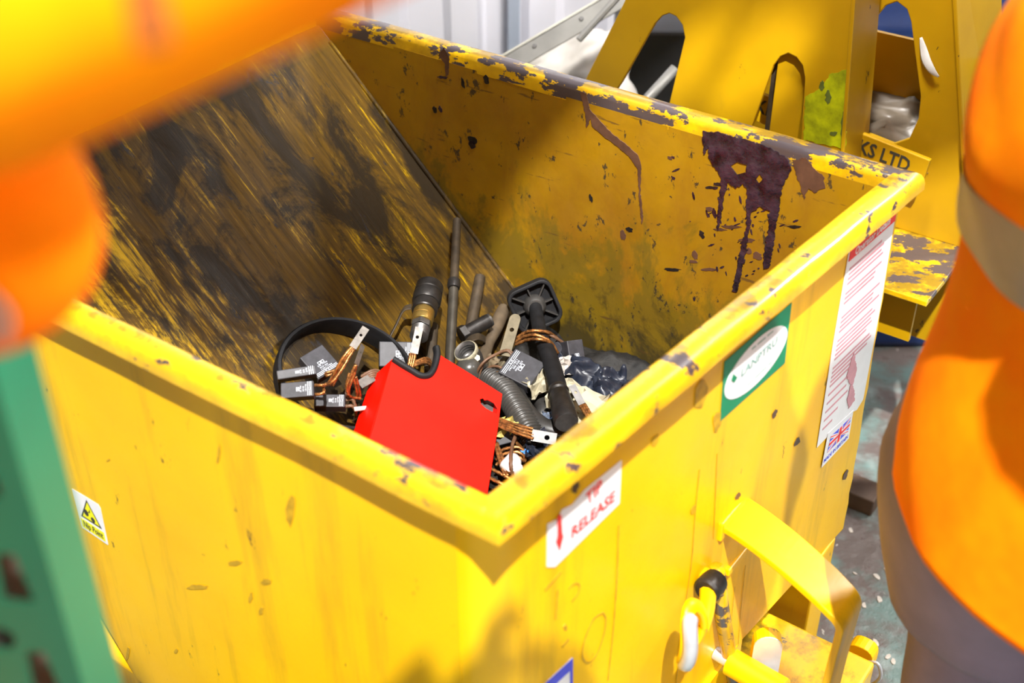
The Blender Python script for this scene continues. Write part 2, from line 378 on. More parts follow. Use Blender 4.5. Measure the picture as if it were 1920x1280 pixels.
# ---------------------------------------------------------------- the yellow tipping skip
skip = thing('tipping_skip', 'big open yellow steel tipping skip with scrap inside, in the middle', 'skip', M=SK)
RC = dict(C=(0, 0), R=(.082, 1.028), B=(-1.2, 1.028), L=(-1.2, 0)); IC = dict(C=(-.040, .032), R=(.034, .985), B=(-1.155, .985), L=(-1.155, .032))
def rimbar(a, b, mat, seed, n=40):
    prof = [(0, .868), (0, .879), (.05, .888), (.14, .895), (.27, .899), (.45, .9), (.86, .9), (.97, .896), (1, .888), (1, .866)]
    bm = BM(); rings = []
    for i in range(n+1):
        t = i/n; o = V((*RC[a], 0)).lerp(V((*RC[b], 0)), t); q = V((*IC[a], 0)).lerp(V((*IC[b], 0)), t); ring = []
        k = math.sin(math.pi*t)**.5
        for s, z in prof:
            p = o.lerp(q, s); wv = noise.noise(V((t*6, s*2, seed)))*.003*k
            ring.append(bm.verts.new(W(p.x+wv, p.y+wv, z+noise.noise(V((t*9, s*3, seed+5)))*.0015)))
        rings.append(ring)
    m = len(prof)
    for i in range(n):
        for k in range(m): bm.faces.new((rings[i][k], rings[i][(k+1) % m], rings[i+1][(k+1) % m], rings[i+1][k]))
    bm.faces.new(rings[0]); bm.faces.new(rings[-1])
    return obj('rim_bar', bm, mat, skip, autos=50)
rimbar('C', 'R', RIM, 1); rimbar('R', 'B', RIMW, 2); rimbar('B', 'L', RIM, 3); rimbar('L', 'C', RIM, 4)
CZ = lambda x: .837-.933*(x+1.114)                       # height of the sloping chute
side = [(-.075, .872), (-1.19, .872), (-1.08, .62), (-.88, .30), (-.78, .103), (-.075, .103)]
plate(bm := BM(), [side], .008, lambda u, v, w: W(u, .022+w, v)); obj('side_panel', bm, [PAINT], skip)
sidef = [(.030, .872), (-1.15, .872), (-.327, .103), (.030, .103)]
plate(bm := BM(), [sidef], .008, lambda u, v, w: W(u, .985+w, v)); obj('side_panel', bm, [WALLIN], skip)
# rear panel with a folded near corner; its foot is a little wavy
def rear_path(z):
    k = (.872-z)/.77
    return [(-.078, .0225), (-.060, .026), (-.043, .040), (-.034, .062)]+[(-.03+.0838*(y-.09), y) for y in (.09, .35, .65, .955, 1.025+.04*k)]
bm = BM(); zs = [.872-.77*i/24 for i in range(25)]; rings = []
for z in zs:
    pth = rear_path(z); row = []
    for i, (x, y) in enumerate(pth):
        j = R_.uniform(-.0035, .0035) if i == len(pth)-1 else noise.noise(V((y*5, z*5, 2)))*.0006
        row.append((x, y+(j if i == len(pth)-1 else 0), z, j))
    rings.append([bm.verts.new(W(x+(0 if i == len(pth)-1 else j), y, z)) for i, (x, y, z, j) in enumerate(row)])
for i in range(24):
    for k in range(8): bm.faces.new((rings[i][k], rings[i][k+1], rings[i+1][k+1], rings[i+1][k]))
r = bmesh.ops.extrude_face_region(bm, geom=bm.faces[:])
for v in [q for q in r['geom'] if isinstance(q, bmesh.types.BMVert)]: v.co -= EX*.009
rear_panel = obj('rear_panel', bm, PAINT, skip, autos=40)
# chute, inner rear face, inner floor
bm = BM(); nx, ny = 36, 30; g = []
for i in range(nx+1):
    x = -1.15+(1.15-.55)*i/nx
    g.append([bm.verts.new(W(x, .03+.955*j/ny, CZ(x)+noise.noise(V((x*4, j/ny*5, 3)))*.004)) for j in range(ny+1)])
for i in range(nx):
    for j in range(ny): bm.faces.new((g[i][j], g[i+1][j], g[i+1][j+1], g[i][j+1]))
r = bmesh.ops.extrude_face_region(bm, geom=bm.faces[:])
for v in [q for q in r['geom'] if isinstance(q, bmesh.types.BMVert)]: v.co -= EZ*.012
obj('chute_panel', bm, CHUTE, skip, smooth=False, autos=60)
bm = BM(); box(bm, (-.56, .03, .112), (-.092, .984, .30), W); obj('bin_floor', bm, DARKST, skip)
# weld bead between chute and far side
pts = [W(x, .982, CZ(x)+.001) for x in [-1.12+.02*i for i in range(29)]]
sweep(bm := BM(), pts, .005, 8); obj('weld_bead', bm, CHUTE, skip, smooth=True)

# ---- stickers and marks on the rear panel
NR = (EX*.9965-EY*.0835).normalized(); TR = EY*.9965+EX*.0835; PR = W(-.03, .09, 0)+NR*.0008
def onrear(x, y): return pp(x, y, PR, NR)
def ruv(x, y): d = onrear(x, y)-PR; return d.dot(TR), d.z
def fr(u, v, w): return PR+TR*u+EZ*v+NR*w
def rear_sticker(name, poly, mat, t=.0007, lift=0, label=None, parent=None, jagamp=0):
    pl = [ruv(*p) for p in poly]
    if jagamp: pl = jag(pl, .004, jagamp, R_)
    return obj(name, plate(BM(), [pl], t, lambda u, v, w: fr(u, v, w+lift)), mat, parent or skip, label=label)
def rear_text(name, s, p0, p1, h, mat, parent, lift=.0012, bold=.0006, maxw=True):
    a = V(ruv(*p0)); b = V(ruv(*p1)); t = text_bm(s, h, .00015, bold)
    xs = [v.co.x for v in t.verts]; wd = max(xs)-min(xs); L = (b-a).length
    c = (a+b)/2; d = (b-a).normalized()
    u3 = TR*d.x+EZ*d.y; M = frame(fr(c.x, c.y, lift), NR, u3) @ Matrix.Diagonal((L/wd, 1, 1, 1))
    t.transform(M); return obj(name, t, mat, parent)
s = rear_sticker('tip_release_sticker', [(1026, 982), (1047, 972), (1053, 955), (1072, 946), (1096, 918), (1165, 862), (1161, 943), (1040, 1062), (1025, 1062)], WHITE, label='white sticker with red arrow reading TIP RELEASE')
rear_text('lettering', 'TIP', (1098, 938), (1128, 908), .030, PRED, s); rear_text('lettering', 'RELEASE', (1070, 1000), (1151, 929), .026, PRED, s)
rear_sticker('arrow', [(1044, 966), (1051, 964), (1053, 1000), (1055, 1004), (1048, 1032), (1041, 1016), (1044, 1004)], PRED, lift=.0009, parent=s)
s = rear_sticker('oval_sticker', [(1358, 678), (1484, 567), (1471, 680), (1350, 789)], PGREEN, label='green sticker with white oval')
q = [V(ruv(*p)) for p in ((1358, 678), (1484, 567), (1471, 680), (1350, 789))]
cc = sum(q, V((0, 0)))/4; hu = ((q[1]-q[0])+(q[2]-q[3]))/4; hv = ((q[0]-q[3])+(q[1]-q[2]))/4
ov = [tuple(cc+hu*.95*math.cos(a)+hv*.80*math.sin(a)) for a in [2*math.pi*i/40 for i in range(40)]]
obj('oval', plate(BM(), [ov], .0007, lambda u, v, w: fr(u, v, w+.0009)), WHITE, s)
rear_text('lettering', 'LANPTRU', (1388, 700), (1455, 637), .020, PLEAF, s, .0018, .0003)
rear_text('lettering', '-- ---- ---', (1408, 652), (1448, 618), .018, PLEAF, s, .0018, .0004); rear_text('lettering', '--- ------ --', (1400, 720), (1445, 676), .014, PLEAF, s, .0018, .0002)
rear_sticker('emblem', [(1373, 700), (1380, 706), (1374, 716), (1369, 712)], PGREEN, lift=.0018, parent=s)
s = rear_sticker('instruction_sticker', [(1592, 466), (1680, 393), (1652, 566), (1618, 748), (1606, 768), (1590, 776), (1531, 839), (1560, 655)], WHITE, label='tall white instruction sticker with red heading')
rear_sticker('heading_band', [(1594, 465), (1679.5, 393.5), (1677, 413), (1590, 490)], PRED, lift=.0009, parent=s)
rear_text('lettering', 'Operator Details', (1602, 472), (1668, 412), .020, WHITE, s, .0018, .0004)
random.seed(3); bmt = BM()
A, B_, C_, D_ = V(ruv(1589, 496)), V(ruv(1675, 420)), V(ruv(1533, 828)), V(ruv(1621, 738))
rows = [1, 1, 1, 1, 0, 1, 1, 1, 0, 0, 1, 1, 1, 1, 0, 1, 1, 1, 1, 1, 0, 1, 1, 1, .5, .5, 0, .6, 0, .5, 0, .6, 0, .4, 0, .3]
for i, k in enumerate(rows):
    if not k: continue
    t0 = .03+.93*i/len(rows); t1 = t0+.0125
    e = .06; f_ = .06+.86*k*random.uniform(.75, 1)
    pq = [A.lerp(C_, t0).lerp(B_.lerp(D_, t0), e), A.lerp(C_, t0).lerp(B_.lerp(D_, t0), f_), A.lerp(C_, t1).lerp(B_.lerp(D_, t1), f_), A.lerp(C_, t1).lerp(B_.lerp(D_, t1), e)]
    plate(bmt, [[tuple(p) for p in pq]], .0003, lambda u, v, w: fr(u, v, w+.0009))
obj('small_print', bmt, PPINK, s)
rear_sticker('scrape_mark', [(1590, 690), (1600, 660), (1605, 690), (1598, 720), (1602, 748), (1590, 766), (1588, 745), (1594, 720), (1586, 705)], PPINK, lift=.001, parent=s, jagamp=.002)
s = rear_sticker('flag_sticker', [(1551, 812), (1599, 768), (1590, 821), (1539, 876)], WHITE, lift=.0009, label='small union flag sticker reading MADE IN BRITAIN')
fa, fb, fc, fd = [V(ruv(*p)) for p in ((1556, 817), (1594, 781), (1588, 808), (1549, 848))]
def fl(u, v): return tuple(fd.lerp(fc, u).lerp(fa.lerp(fb, u), v))
def fquad(bmx, pts, lift): return plate(bmx, [[fl(*p) for p in pts]], .0003, lambda u, v, w: fr(u, v, w+lift))
bmx = BM(); fquad(bmx, [(0, 0), (1, 0), (1, 1), (0, 1)], .0017); obj('blue_field', bmx, PBLUE, s)
bmx = BM()
for (a, b) in (((0, 0), (1, 1)), ((0, 1), (1, 0))):
    d = .08; fquad(bmx, [(a[0], a[1]+(d if a[1] == 0 else 0)-(0 if a[1] == 0 else 0)), (a[0], a[1]+(0 if a[1] == 0 else -2*d)), (a[0]+d, a[1]), (b[0], b[1]-(d if b[1] == 1 else -2*d)), (b[0], b[1]), (b[0]-d, b[1])] if 0 else
        ([(0, 0), (.1, 0), (1, .87), (1, 1), (.9, 1), (0, .13)] if a == (0, 0) else [(0, 1), (0, .87), (.9, 0), (1, 0), (1, .13), (.1, 1)]), .0019)
for pts in ([(0, .34), (1, .34), (1, .66), (0, .66)], [(.4, 0), (.6, 0), (.6, 1), (.4, 1)]): fquad(bmx, pts, .0021)
obj('white_crosses', bmx, WHITE, s)
bmx = BM()
for pts in ([(0, .41), (1, .41), (1, .59), (0, .59)], [(.44, 0), (.56, 0), (.56, 1), (.44, 1)]): fquad(bmx, pts, .0023)
for pts in ([(0, 0), (.06, 0), (.4, .3), (.36, .34)], [(1, 1), (.94, 1), (.6, .7), (.64, .66)], [(0, 1), (0, .93), (.36, .66), (.4, .68)], [(1, 0), (1, .07), (.64, .34), (.6, .32)]): fquad(bmx, pts, .0020)
obj('red_crosses', bmx, PRED, s)
rear_text('lettering', 'MADE IN BRITAIN', (1543, 864), (1588, 817), .012, PBLUE, s, .0018, .0002)
s = rear_sticker('blue_edged_sticker', [(1000, 1300), (1073, 1232), (1073, 1345), (1000, 1410)], WHITE, label='white sticker with blue edge')
plate(bmx := BM(), [[ruv(*p) for p in ((1000, 1300), (1073, 1232), (1073, 1345), (1000, 1410))], [ruv(*p) for p in ((1008, 1312), (1068, 1256), (1068, 1340), (1008, 1394))]], .0004, lambda u, v, w: fr(u, v, w+.0009)); obj('blue_border', bmx, PBLUE, s)
# hand-written marks and thin dark upright lines
MARK = plain('faint_marker', (.50, .29, .005), .5, 0, .3, 60)
for nm, pts, wd in (('pen_mark', [(1022, 1106), (1052, 1072)], .0022), ('pen_mark', [(1046, 1105), (1042, 1160)], .0018), ('pen_mark', [(1066, 1104), (1076, 1094), (1086, 1096), (1084, 1112), (1072, 1128)], .0016),
                    ('pen_mark', [(1130, 1148), (1112, 1162), (1096, 1200), (1092, 1230), (1102, 1242), (1118, 1228), (1132, 1190), (1136, 1160), (1130, 1148)], .0018), ('pen_mark', [(1058, 1172), (1062, 1180)], .003), ('pen_mark', [(1054, 1212), (1066, 1198)], .003)):
    sweep(bm := BM(), [onrear(*p) for p in spline([(a, b, 0) for a, b in pts], 5) and [(q.x, q.y) for q in spline([(a, b, 0) for a, b in pts], 5)]], wd, 6, flat=.25, up=NR); obj(nm, bm, MARK, skip)
for pts, wd in (([(1160, 985), (1157, 1080), (1150, 1180), (1140, 1275)], .0016), ([(1312, 880), (1304, 960), (1296, 1060), (1278, 1180), (1268, 1280)], .0013), ([(1345, 850), (1342, 930), (1338, 1010)], .0011), ([(1398, 1060), (1390, 1140), (1384, 1210)], .001), ([(1378, 1100), (1370, 1180)], .001)):
    sweep(bm := BM(), [onrear(q.x, q.y) for q in spline([(a, b, 0) for a, b in pts], 5)], wd, 6, flat=.25, up=NR); obj('dark_line', bm, MARK, skip)
def blob(cx, cy, rx, ry, lean=0, n=14, f=onrear): 
    return [(cx+rx*math.cos(a)*R_.uniform(.7, 1.2)+lean*math.sin(a), cy+ry*math.sin(a)*R_.uniform(.75, 1.15)) for a in [2*math.pi*i/n for i in range(n)]]
for cx, cy, rx, ry, m in ((1078, 912, 7, 13, STAIN), (1313, 738, 12, 28, MARK), (1452, 775, 4, 9, STAIN), (1494, 828, 5, 9, STAIN), (1383, 930, 4, 8, STAIN), (1300, 955, 5, 9, MARK), (1228, 825, 7, 10, MARK), (1585, 890, 4, 10, STAIN), (1345, 788, 8, 20, MARK), (1150, 830, 9, 14, MARK)):
    rear_sticker('grease_spot', blob(cx, cy, rx, ry, -3), m, .0006, jagamp=.0008)
# ---- nip point sticker on the near side
NS = -EY; PS = W(0, .0215, 0); TS = -EX*-1.0
def fs(u, v, w): return PS+TS*u+EZ*v+NS*w
def suv(x, y): d = pp(x, y, PS, NS)-PS; return d.dot(TS), d.z
Q = [V(suv(*p)) for p in ((135, 915), (187.5, 947), (203.5, 1022), (154, 988))]
def ni(u, v): return tuple(Q[3].lerp(Q[2], u).lerp(Q[0].lerp(Q[1], u), v))
def nip(name, polys, mat, lift, par):
    bmx = BM()
    for p in polys: plate(bmx, [[ni(*c) for c in p]], .0003, lambda u, v, w: fs(u, v, w+lift))
    return obj(name, bmx, mat, par)
s = nip('nip_point_sticker', [[(0.02, 0), (.98, 0), (1, .03), (1, .93), (.94, 1), (.02, 1), (0, .98), (0, .02)]], WHITE, 0, skip); s['label'] = 'white Nip Point warning sticker'
nip('black_triangle', [[(.12, .36), (.88, .36), (.5, .93)]], PBLACK, .0005, s); nip('yellow_triangle', [[(.20, .40), (.80, .40), (.5, .86)]], SYEL, .0008, s)
nip('rollers_symbol', [[(.38+.085*math.cos(a), .56+.085*math.sin(a)) for a in [i*.524 for i in range(12)]], [(.60+.075*math.cos(a), .47+.065*math.sin(a)) for a in [i*.524 for i in range(12)]], [(.46, .60), (.54, .62), (.56, .72), (.52, .66)]], PBLACK, .0011, s)
nip('yellow_panel', [[(.07, .06), (.93, .06), (.93, .29), (.07, .29)]], SYEL, .0005, s)
t = text_bm('Nip Point', .018, .0001, .0004); a, b = V(ni(.14, .175)), V(ni(.86, .175)); xs = [v.co.x for v in t.verts]
d = (b-a).normalized(); t.transform(frame(fs(*((a+b)/2), .0009), NS, TS*d.x+EZ*d.y) @ Matrix.Diagonal(((b-a).length/(max(xs)-min(xs)), 1, 1, 1))); obj('lettering', t, PBLACK, s)
for cx, cy, rx, ry in ((203, 862, 2.5, 3), (440, 1055, 14, 5), (500, 1090, 10, 6), (470, 1120, 4, 10), (490, 1145, 4, 9), (240, 1225, 3, 14), (330, 1220, 3, 5), (410, 850, 3, 20), (545, 955, 9, 30), (370, 1100, 20, 5)):
    pl = jag([suv(*p) for p in blob(cx, cy, rx, ry, -2)], .003, .0006, R_)
    obj('scuff_mark', plate(BM(), [pl], .0005, lambda u, v, w: fs(u, v, w)), MARK, skip)
# ---- tar, drips and grease on the far inner side
PF = W(0, .9848, 0); NF = -EY; TF = EX
def fuv(x, y): d = pp(x, y, PF, NF)-PF; return d.dot(TF), d.z
def ff(u, v, w): return PF+TF*u+EZ*v+NF*w
def splash(name, polys, mat, t=.0018, amp=.0022, label=None, holes=()):
    bmx = BM()
    for p in polys:
        lp = [jag([fuv(*c) for c in p], .0035, amp*.8, R_)]
        plate(bmx, lp+[jag([fuv(*c) for c in h], .006, amp*.6, R_) for h in holes], t, ff); holes = ()
    return obj(name, bmx, mat, skip, label=label)
splash('tar_splash', [[(1318, 246), (1345, 247), (1400, 262), (1445, 277), (1480, 300), (1484, 322), (1470, 342), (1463, 372), (1461, 395), (1455, 420), (1449, 470), (1443, 500), (1432, 503), (1434, 470), (1441, 430), (1444, 396), (1425, 386), (1410, 398), (1404, 440), (1396, 488), (1390, 520), (1382, 548), (1374, 546), (1381, 505), (1390, 465), (1400, 425), (1400, 385), (1402, 355), (1394, 345), (1380, 352), (1366, 340), (1358, 368), (1352, 410), (1346, 434), (1345, 410), (1350, 370), (1352, 330), (1336, 308), (1328, 292), (1330, 272), (1320, 290)]], TAR, holes=([(1371, 312), (1384, 302), (1400, 308), (1400, 322), (1382, 326)], [(1417, 335), (1424, 326), (1432, 334), (1422, 342)]), label='glossy purple-black tar splash with runs')
splash('grease_patch', [[(1486, 300), (1512, 296), (1530, 318), (1545, 330), (1546, 352), (1528, 362), (1516, 352), (1508, 372), (1502, 350), (1494, 330)]], STAIN, .0008)
splash('grease_run', [[(1088, 170), (1100, 174), (1106, 204), (1130, 232), (1150, 252), (1172, 268), (1196, 290), (1203, 310), (1201, 360), (1206, 405), (1204, 420), (1199, 375), (1196, 316), (1180, 292), (1150, 268), (1126, 250), (1110, 236), (1108, 222), (1100, 240), (1098, 214)]], STAIN, .0012, .0012)
splash('grease_run', [[(833, 88), (843, 108), (841, 140), (836, 145), (834, 118), (822, 104)]], STAIN, .0006, .001)
TP = [(R_.gauss(1390, 45), R_.gauss(400, 70)) for i in range(70)]
for x, y in TP:
    if y > 300-(1390-x)*.28:
        k = R_.uniform(.6, 2.2); an = -.35 if R_.random() < .6 else 1.3; l_ = k*R_.uniform(1.2, 4.5); ca, sa = math.cos(an), math.sin(an)
        splash('grease_fleck', [[(x+l_*math.cos(t)*ca-k*math.sin(t)*sa, y+l_*math.cos(t)*sa+k*math.sin(t)*ca) for t in [i*.785 for i in range(8)]]], TAR, .0006, .0006)
for cx, cy, rx, ry in ((885, 262, 9, 8), (886, 271, 6, 9), (815, 205, 4, 7), (826, 205, 4, 6), (912, 150, 5, 10), (1256, 296, 4, 4), (1262, 295, 3, 3), (1262, 333, 3, 4), (1180, 430, 6, 5), (1168, 440, 5, 10), (1108, 372, 3, 8), (830, 145, 10, 3), (868, 155, 3, 10), (1350, 345, 14, 3), (1336, 352, 12, 3), (1370, 425, 18, 3), (1340, 400, 4, 10), (1330, 392, 8, 5), (1490, 425, 12, 3), (1350, 430, 12, 3), (1405, 470, 6, 6), (1400, 450, 14, 5), (1420, 480, 9, 8), (1316, 440, 5, 8), (1303, 478, 5, 9), (1330, 505, 16, 3), (1260, 505, 16, 3), (1300, 490, 9, 4)):
    splash('grease_fleck', [blob(cx, cy, rx, ry, 2)], R_.choice([STAIN, TAR, DARKST]), .0005, .0009)
# ---- latch gear on the rear
def flatbar(path, w0, w1, t, mat, name, par, nseg=6, f=W):   # flat bar: list of (x,y,z) centre points, width along y
    bmx = BM(); pts = spline(path, nseg); rings = []
    for i, p in enumerate(pts):
        tg = (pts[min(i+1, len(pts)-1)]-pts[max(i-1, 0)]).normalized(); nn = V((0, 1, 0)).cross(tg).normalized(); k = i/(len(pts)-1); hw = (w0+(w1-w0)*k)/2
        rings.append([bmx.verts.new(f(*(p+V((0, a*hw, 0))+nn*b*t/2))) for a, b in ((-1, -1), (1, -1), (1, 1), (-1, 1))])
    for a, b in zip(rings, rings[1:]):
        for k in range(4): bmx.faces.new((a[k], a[(k+1) % 4], b[(k+1) % 4], b[k]))
    bmx.faces.new(rings[0][::-1]); bmx.faces.new(rings[-1])
    return obj(name, bmx, mat, par, bev=.002)
flatbar([(-.004, .61, .460), (.03, .608, .458), (.10, .597, .447), (.17, .583, .430), (.207, .574, .419), (.220, .571, .413), (.227, .570, .403), (.228, .569, .388), (.226, .568, .33), (.224, .567, .25), (.222, .566, .12), (.215, .565, -.02)], .085, .062, .012, PAINT, 'guard_bar', skip)
bm = BM(); box(bm, (.0, .56, .440), (.016, .66, .478), W); obj('mounting_plate', bm, PAINT, skip, bev=.003)
lev = obj('release_lever', sweep(BM(), spline([W(.004, .535, .392), W(.03, .50, .392), W(.05, .455, .40), W(.06, .42, .405)], 4), .013, 10), PAINT, skip, smooth=True)
ring = [W(.062+.006*math.cos(2*a), .385+.026*math.cos(a), .425+.050*math.sin(a)) for a in [2*math.pi*i/24 for i in range(25)]]
obj('lever_eye', sweep(BM(), ring, .012, 8, cap=False, flat=.6), PAINT, skip, smooth=True)
ring = [W(.072+.006*math.cos(2*a), .368+.016*math.cos(a), .425+.049*math.sin(a)) for a in [math.pi*(.45+1.1*i/16) for i in range(17)]]
obj('worn_edge', sweep(BM(), ring, .011, 8, flat=.7), GREYST, skip, smooth=True, label='bare worn metal edge')
obj('lever_sleeve', lathe(BM(), [(0, .020), (.012, .022), (.03, .022), (.034, .018)], W(.028, .53, .392), W(.028, .48, .396)), DARKST, skip, smooth=False, autos=40)
sweep(bm := BM(), [W(.02, .545, .40), W(.025, .57, .30), W(.035, .60, .18), W(.05, .63, .05), W(.06, .64, -.1)], .013, 10); obj('link_rod', bm, m_rim(1.5, 'oily_yellow_paint'), skip, smooth=True)
bm = BM(); box(bm, (.008, .60, .335), (.02, .665, .35), W); obj('stop_tab', bm, PAINT, skip, bev=.002)
hb = px(1370, 1240, .15); he = px(1425, 1272, .15)
obj('hinge_tube', lathe(BM(), [(0, .012), (.0, .024), (.10, .024), (.10, .012)], hb, he, 24), PAINT, skip, autos=40)
obj('hinge_pin', lathe(BM(), [(0, .0), (0, .012), (.16, .012), (.16, 0)], hb-(he-hb).normalized()*.03, he, 16), GREYST, skip, autos=40)
# tongue: rounded plate standing up
tp = [(-.024, -.18)]+[(.024*math.cos(a), .0+.024*math.sin(a)) for a in [math.pi-math.pi*i/10 for i in range(11)]]+[(.024, -.18)]
tc = px(1440, 1212, .19); tn = (EY*.85+EX*-.5).normalized(); tx = tn.cross(EZ)
plate(bm := BM(), [tp], .022, lambda u, v, w: tc+tx*u*-1+EZ*v+tn*w); obj('latch_tongue', bm, [PAINT], skip, bev=.002)
plate(bm := BM(), [[(a*.98, b) for a, b in tp]], .002, lambda u, v, w: tc+tx*u*-1+EZ*v+tn*(w-.0022)); obj('bare_tongue_face', bm, GREYST, skip, label='bare grey metal face')
# base frame
bm = BM(); box(bm, (-1.05, .955, GZ), (.050, 1.035, .10), W); obj('frame_rail', bm, PAINT, skip, bev=.004)
bm = BM(); box(bm, (-1.05, .03, GZ), (-.05, .11, .10), W); obj('frame_rail', bm, PAINT, skip, bev=.004)
bm = BM(); box(bm, (-.16, .11, GZ), (-.15, .955, .10), W); obj('cross_plate', bm, PAINT, skip)
bm = BM(); box(bm, (-.155, .66, GZ+.10), (.22, .84, GZ+.24), W); obj('latch_deck', bm, m_rim(.35, 'chipped_deck_paint'), skip, bev=.006)
bm = BM(); box(bm, (-.02, .40, GZ), (.02, .70, .10), W); obj('cross_plate', bm, PAINT, skip)
ck = px(1610, 1235, .0)
cl = obj('pin_lug', plate(BM(), [rrect(.05, .06, .02)], .03, lambda u, v, w: ck+EX*u+EZ*v+EY*w), PAINT, skip, bev=.002)
sweep(bm := BM(), spline([ck+EX*.01, ck+EX*.035+EZ*.01, ck+EX*.045-EZ*.02, ck+EX*.03-EZ*.05, ck+EX*.0-EZ*.06], 6), .0035, 8); obj('wire_clip', bm, GREYST, cl, smooth=True)
#@@SCRAP
# ---------------------------------------------------------------- scrap in the skip
PC = W(-1.114, .985, .837); NC = (EX*.933+EZ).normalized()
BASEZ = .375
def rest(x, y, off=.02):               # where the sight line meets the chute or the layer of swarf, lifted by off
    d = ray(x, y).normalized(); best = 9
    for p, n in ((PC, NC), (V((0, 0, BASEZ)), EZ), (PF, NF)):
        k = d.dot(n)
        if k < 0:
            t = (p-O3).dot(n)/k
            if t > 0: best = min(best, t)
    return O3+d*(best-off/max(.45, -d.z))
bm = BM(); g = []; nx, ny = 60, 80
for i in range(nx+1):
    row = []
    for j in range(ny+1):
        y = .034+.948*j/ny; x = -.60+(.508+.112*j/ny)*i/nx
        h = .035*noise.noise(V((x*9, y*9, 1)))+.02*noise.noise(V((x*25, y*25, 4)))+.008*noise.noise(V((x*70, y*70, 2)))
        row.append(bm.verts.new(W(x, y, max(.31, BASEZ-.012+h))))
    g.append(row)
for i in range(nx):
    for j in range(ny): bm.faces.new((g[i][j], g[i+1][j], g[i+1][j+1], g[i][j+1]))
r = bmesh.ops.extrude_face_region(bm, geom=bm.faces[:])
for v in [q for q in r['geom'] if isinstance(q, bmesh.types.BMVert)]: v.co.z = .3005
SWARF = plain('black_oily_swarf', (.012, .011, .010), .65, 0, .6, 60, spec=.25, bump=.6)
tag(obj('swarf', bm, SWARF, smooth=True), 'black oily swarf lying between the scrap on the bottom of the skip', 'swarf', kind='stuff')

def lug(parent, a, b, wd, n, hole=.28, th=.002, mat=None, name='terminal', rnd=False):   # flat terminal from a (braid end) to b (tip)
    a, b = V(a), V(b); L = (b-a).length; M = frame(a, n, b-a); r = wd/2
    if rnd: out = [(0, -r), (L-r, -r)]+[(L-r+r*math.cos(t), r*math.sin(t)) for t in [-math.pi/2+math.pi*i/8 for i in range(1, 8)]]+[(L-r, r), (0, r)]
    else: out = [(0, -r), (L, -r), (L, r), (0, r)]
    hc = L*.62; hr = wd*hole
    hl = [(hc+hr*math.cos(t), hr*math.sin(t)) for t in [2*math.pi*i/14 for i in range(14)]]
    return obj(name, plate(BM(), [out, hl], th, lambda u, v, w: M @ V((u, v, w))), mat or TIN, parent)
def braid(parent, pts, r=.0024, name='braid', mat=None):
    sp = spline(pts, 7); return obj(name, sweep(BM(), sp, r, 12, lobes=3, twist=900, amp=.22), mat or COPPER, parent, smooth=True)
PGRP = None
def carbon_brush(label, quad, off, th, n=None, txt=True, tilt=None, z=None):
    # quad: braid edge first (p0,p1) then the far edge (p2,p3), as seen from above
    c0 = V((sum(q[0] for q in quad)/4, sum(q[1] for q in quad)/4))
    c = px(c0.x, c0.y, z) if z else rest(c0.x, c0.y, off)
    n = V(n or (.03, -.35, .93)).normalized()
    w4 = [pp(*q, c, n) for q in quad]
    ax = ((w4[3]-w4[0])+(w4[2]-w4[1])); ay = ((w4[1]-w4[0])+(w4[2]-w4[3]))
    L = ax.length/2; H = ay.length/2; M = frame(c, n, ax)
    if M.col[1].to_3d().dot(ay) < 0: s_ = -1
    else: s_ = 1
    t = thing('carbon_brush', label, 'carbon brush', M=M, group='carbon brushes in the skip')
    obj('carbon_block', box(BM(), (-L/2, -H/2, -th), (L/2, H/2, 0)), CARBON, t, local=True, bev=.0016)
    if txt:
        b = BM()
        for k, x in enumerate((.07, .12, .17)):
            x0 = -L/2+L*x
            if k == 1:
                box(b, (x0, -H*.45, 0), (x0+.0011, -H*.12, .0003)); box(b, (x0, H*.12, 0), (x0+.0011, H*.45, .0003))
            else: box(b, (x0, -H*.45, 0), (x0+.0011, H*.45, .0003))
        for s, x, w_, h in (('K3', .125, .16, .0075), ('12817784', .235, .46, .0058), ('EKD 800', .31, .34, .0058), ('DE 7000', .39, .40, .0058)):
            h *= L/.080; tb = text_bm(s, h, .00015, 0); xs = [v.co.x for v in tb.verts]; k = H*w_/(max(xs)-min(xs))
            merge(b, tb, Matrix.Translation((-L/2+L*x, 0 if s != '12817784' else -H*.05, .0002)) @ Matrix.Rotation(-math.pi/2, 4, 'Z') @ Matrix.Diagonal((k, 1, 1, 1)))
        x0, x1 = -L/2+L*.43, -L/2+L*.53
        plate(b, [[(x0, -H*.13), (x1, -H*.13), (x1, H*.13), (x0, H*.13)], [(x0+.001, -H*.11), (x1-.001, -H*.11), (x1-.001, H*.11), (x0+.001, H*.11)]], .0003, lambda u, v, w: V((u, v, w)))
        tb = text_bm('M', .09*L, .00015, .0003); merge(b, tb, Matrix.Translation(((x0+x1)/2, 0, .0002)) @ Matrix.Rotation(-math.pi/2, 4, 'Z'))
        obj('printing', b, PRINT, t, local=True)
    t['_L'] = L; t['_H'] = H
    def pt(u, v, w): return M @ V((-L/2+u, v*H/2*s_, -th*w))       # on the braid edge: v -1..1, w 0..1 down the thickness
    return t, pt
def R(x, y, o=.02): return rest(x, y, o)
UPN = (.02, -.4, .92)
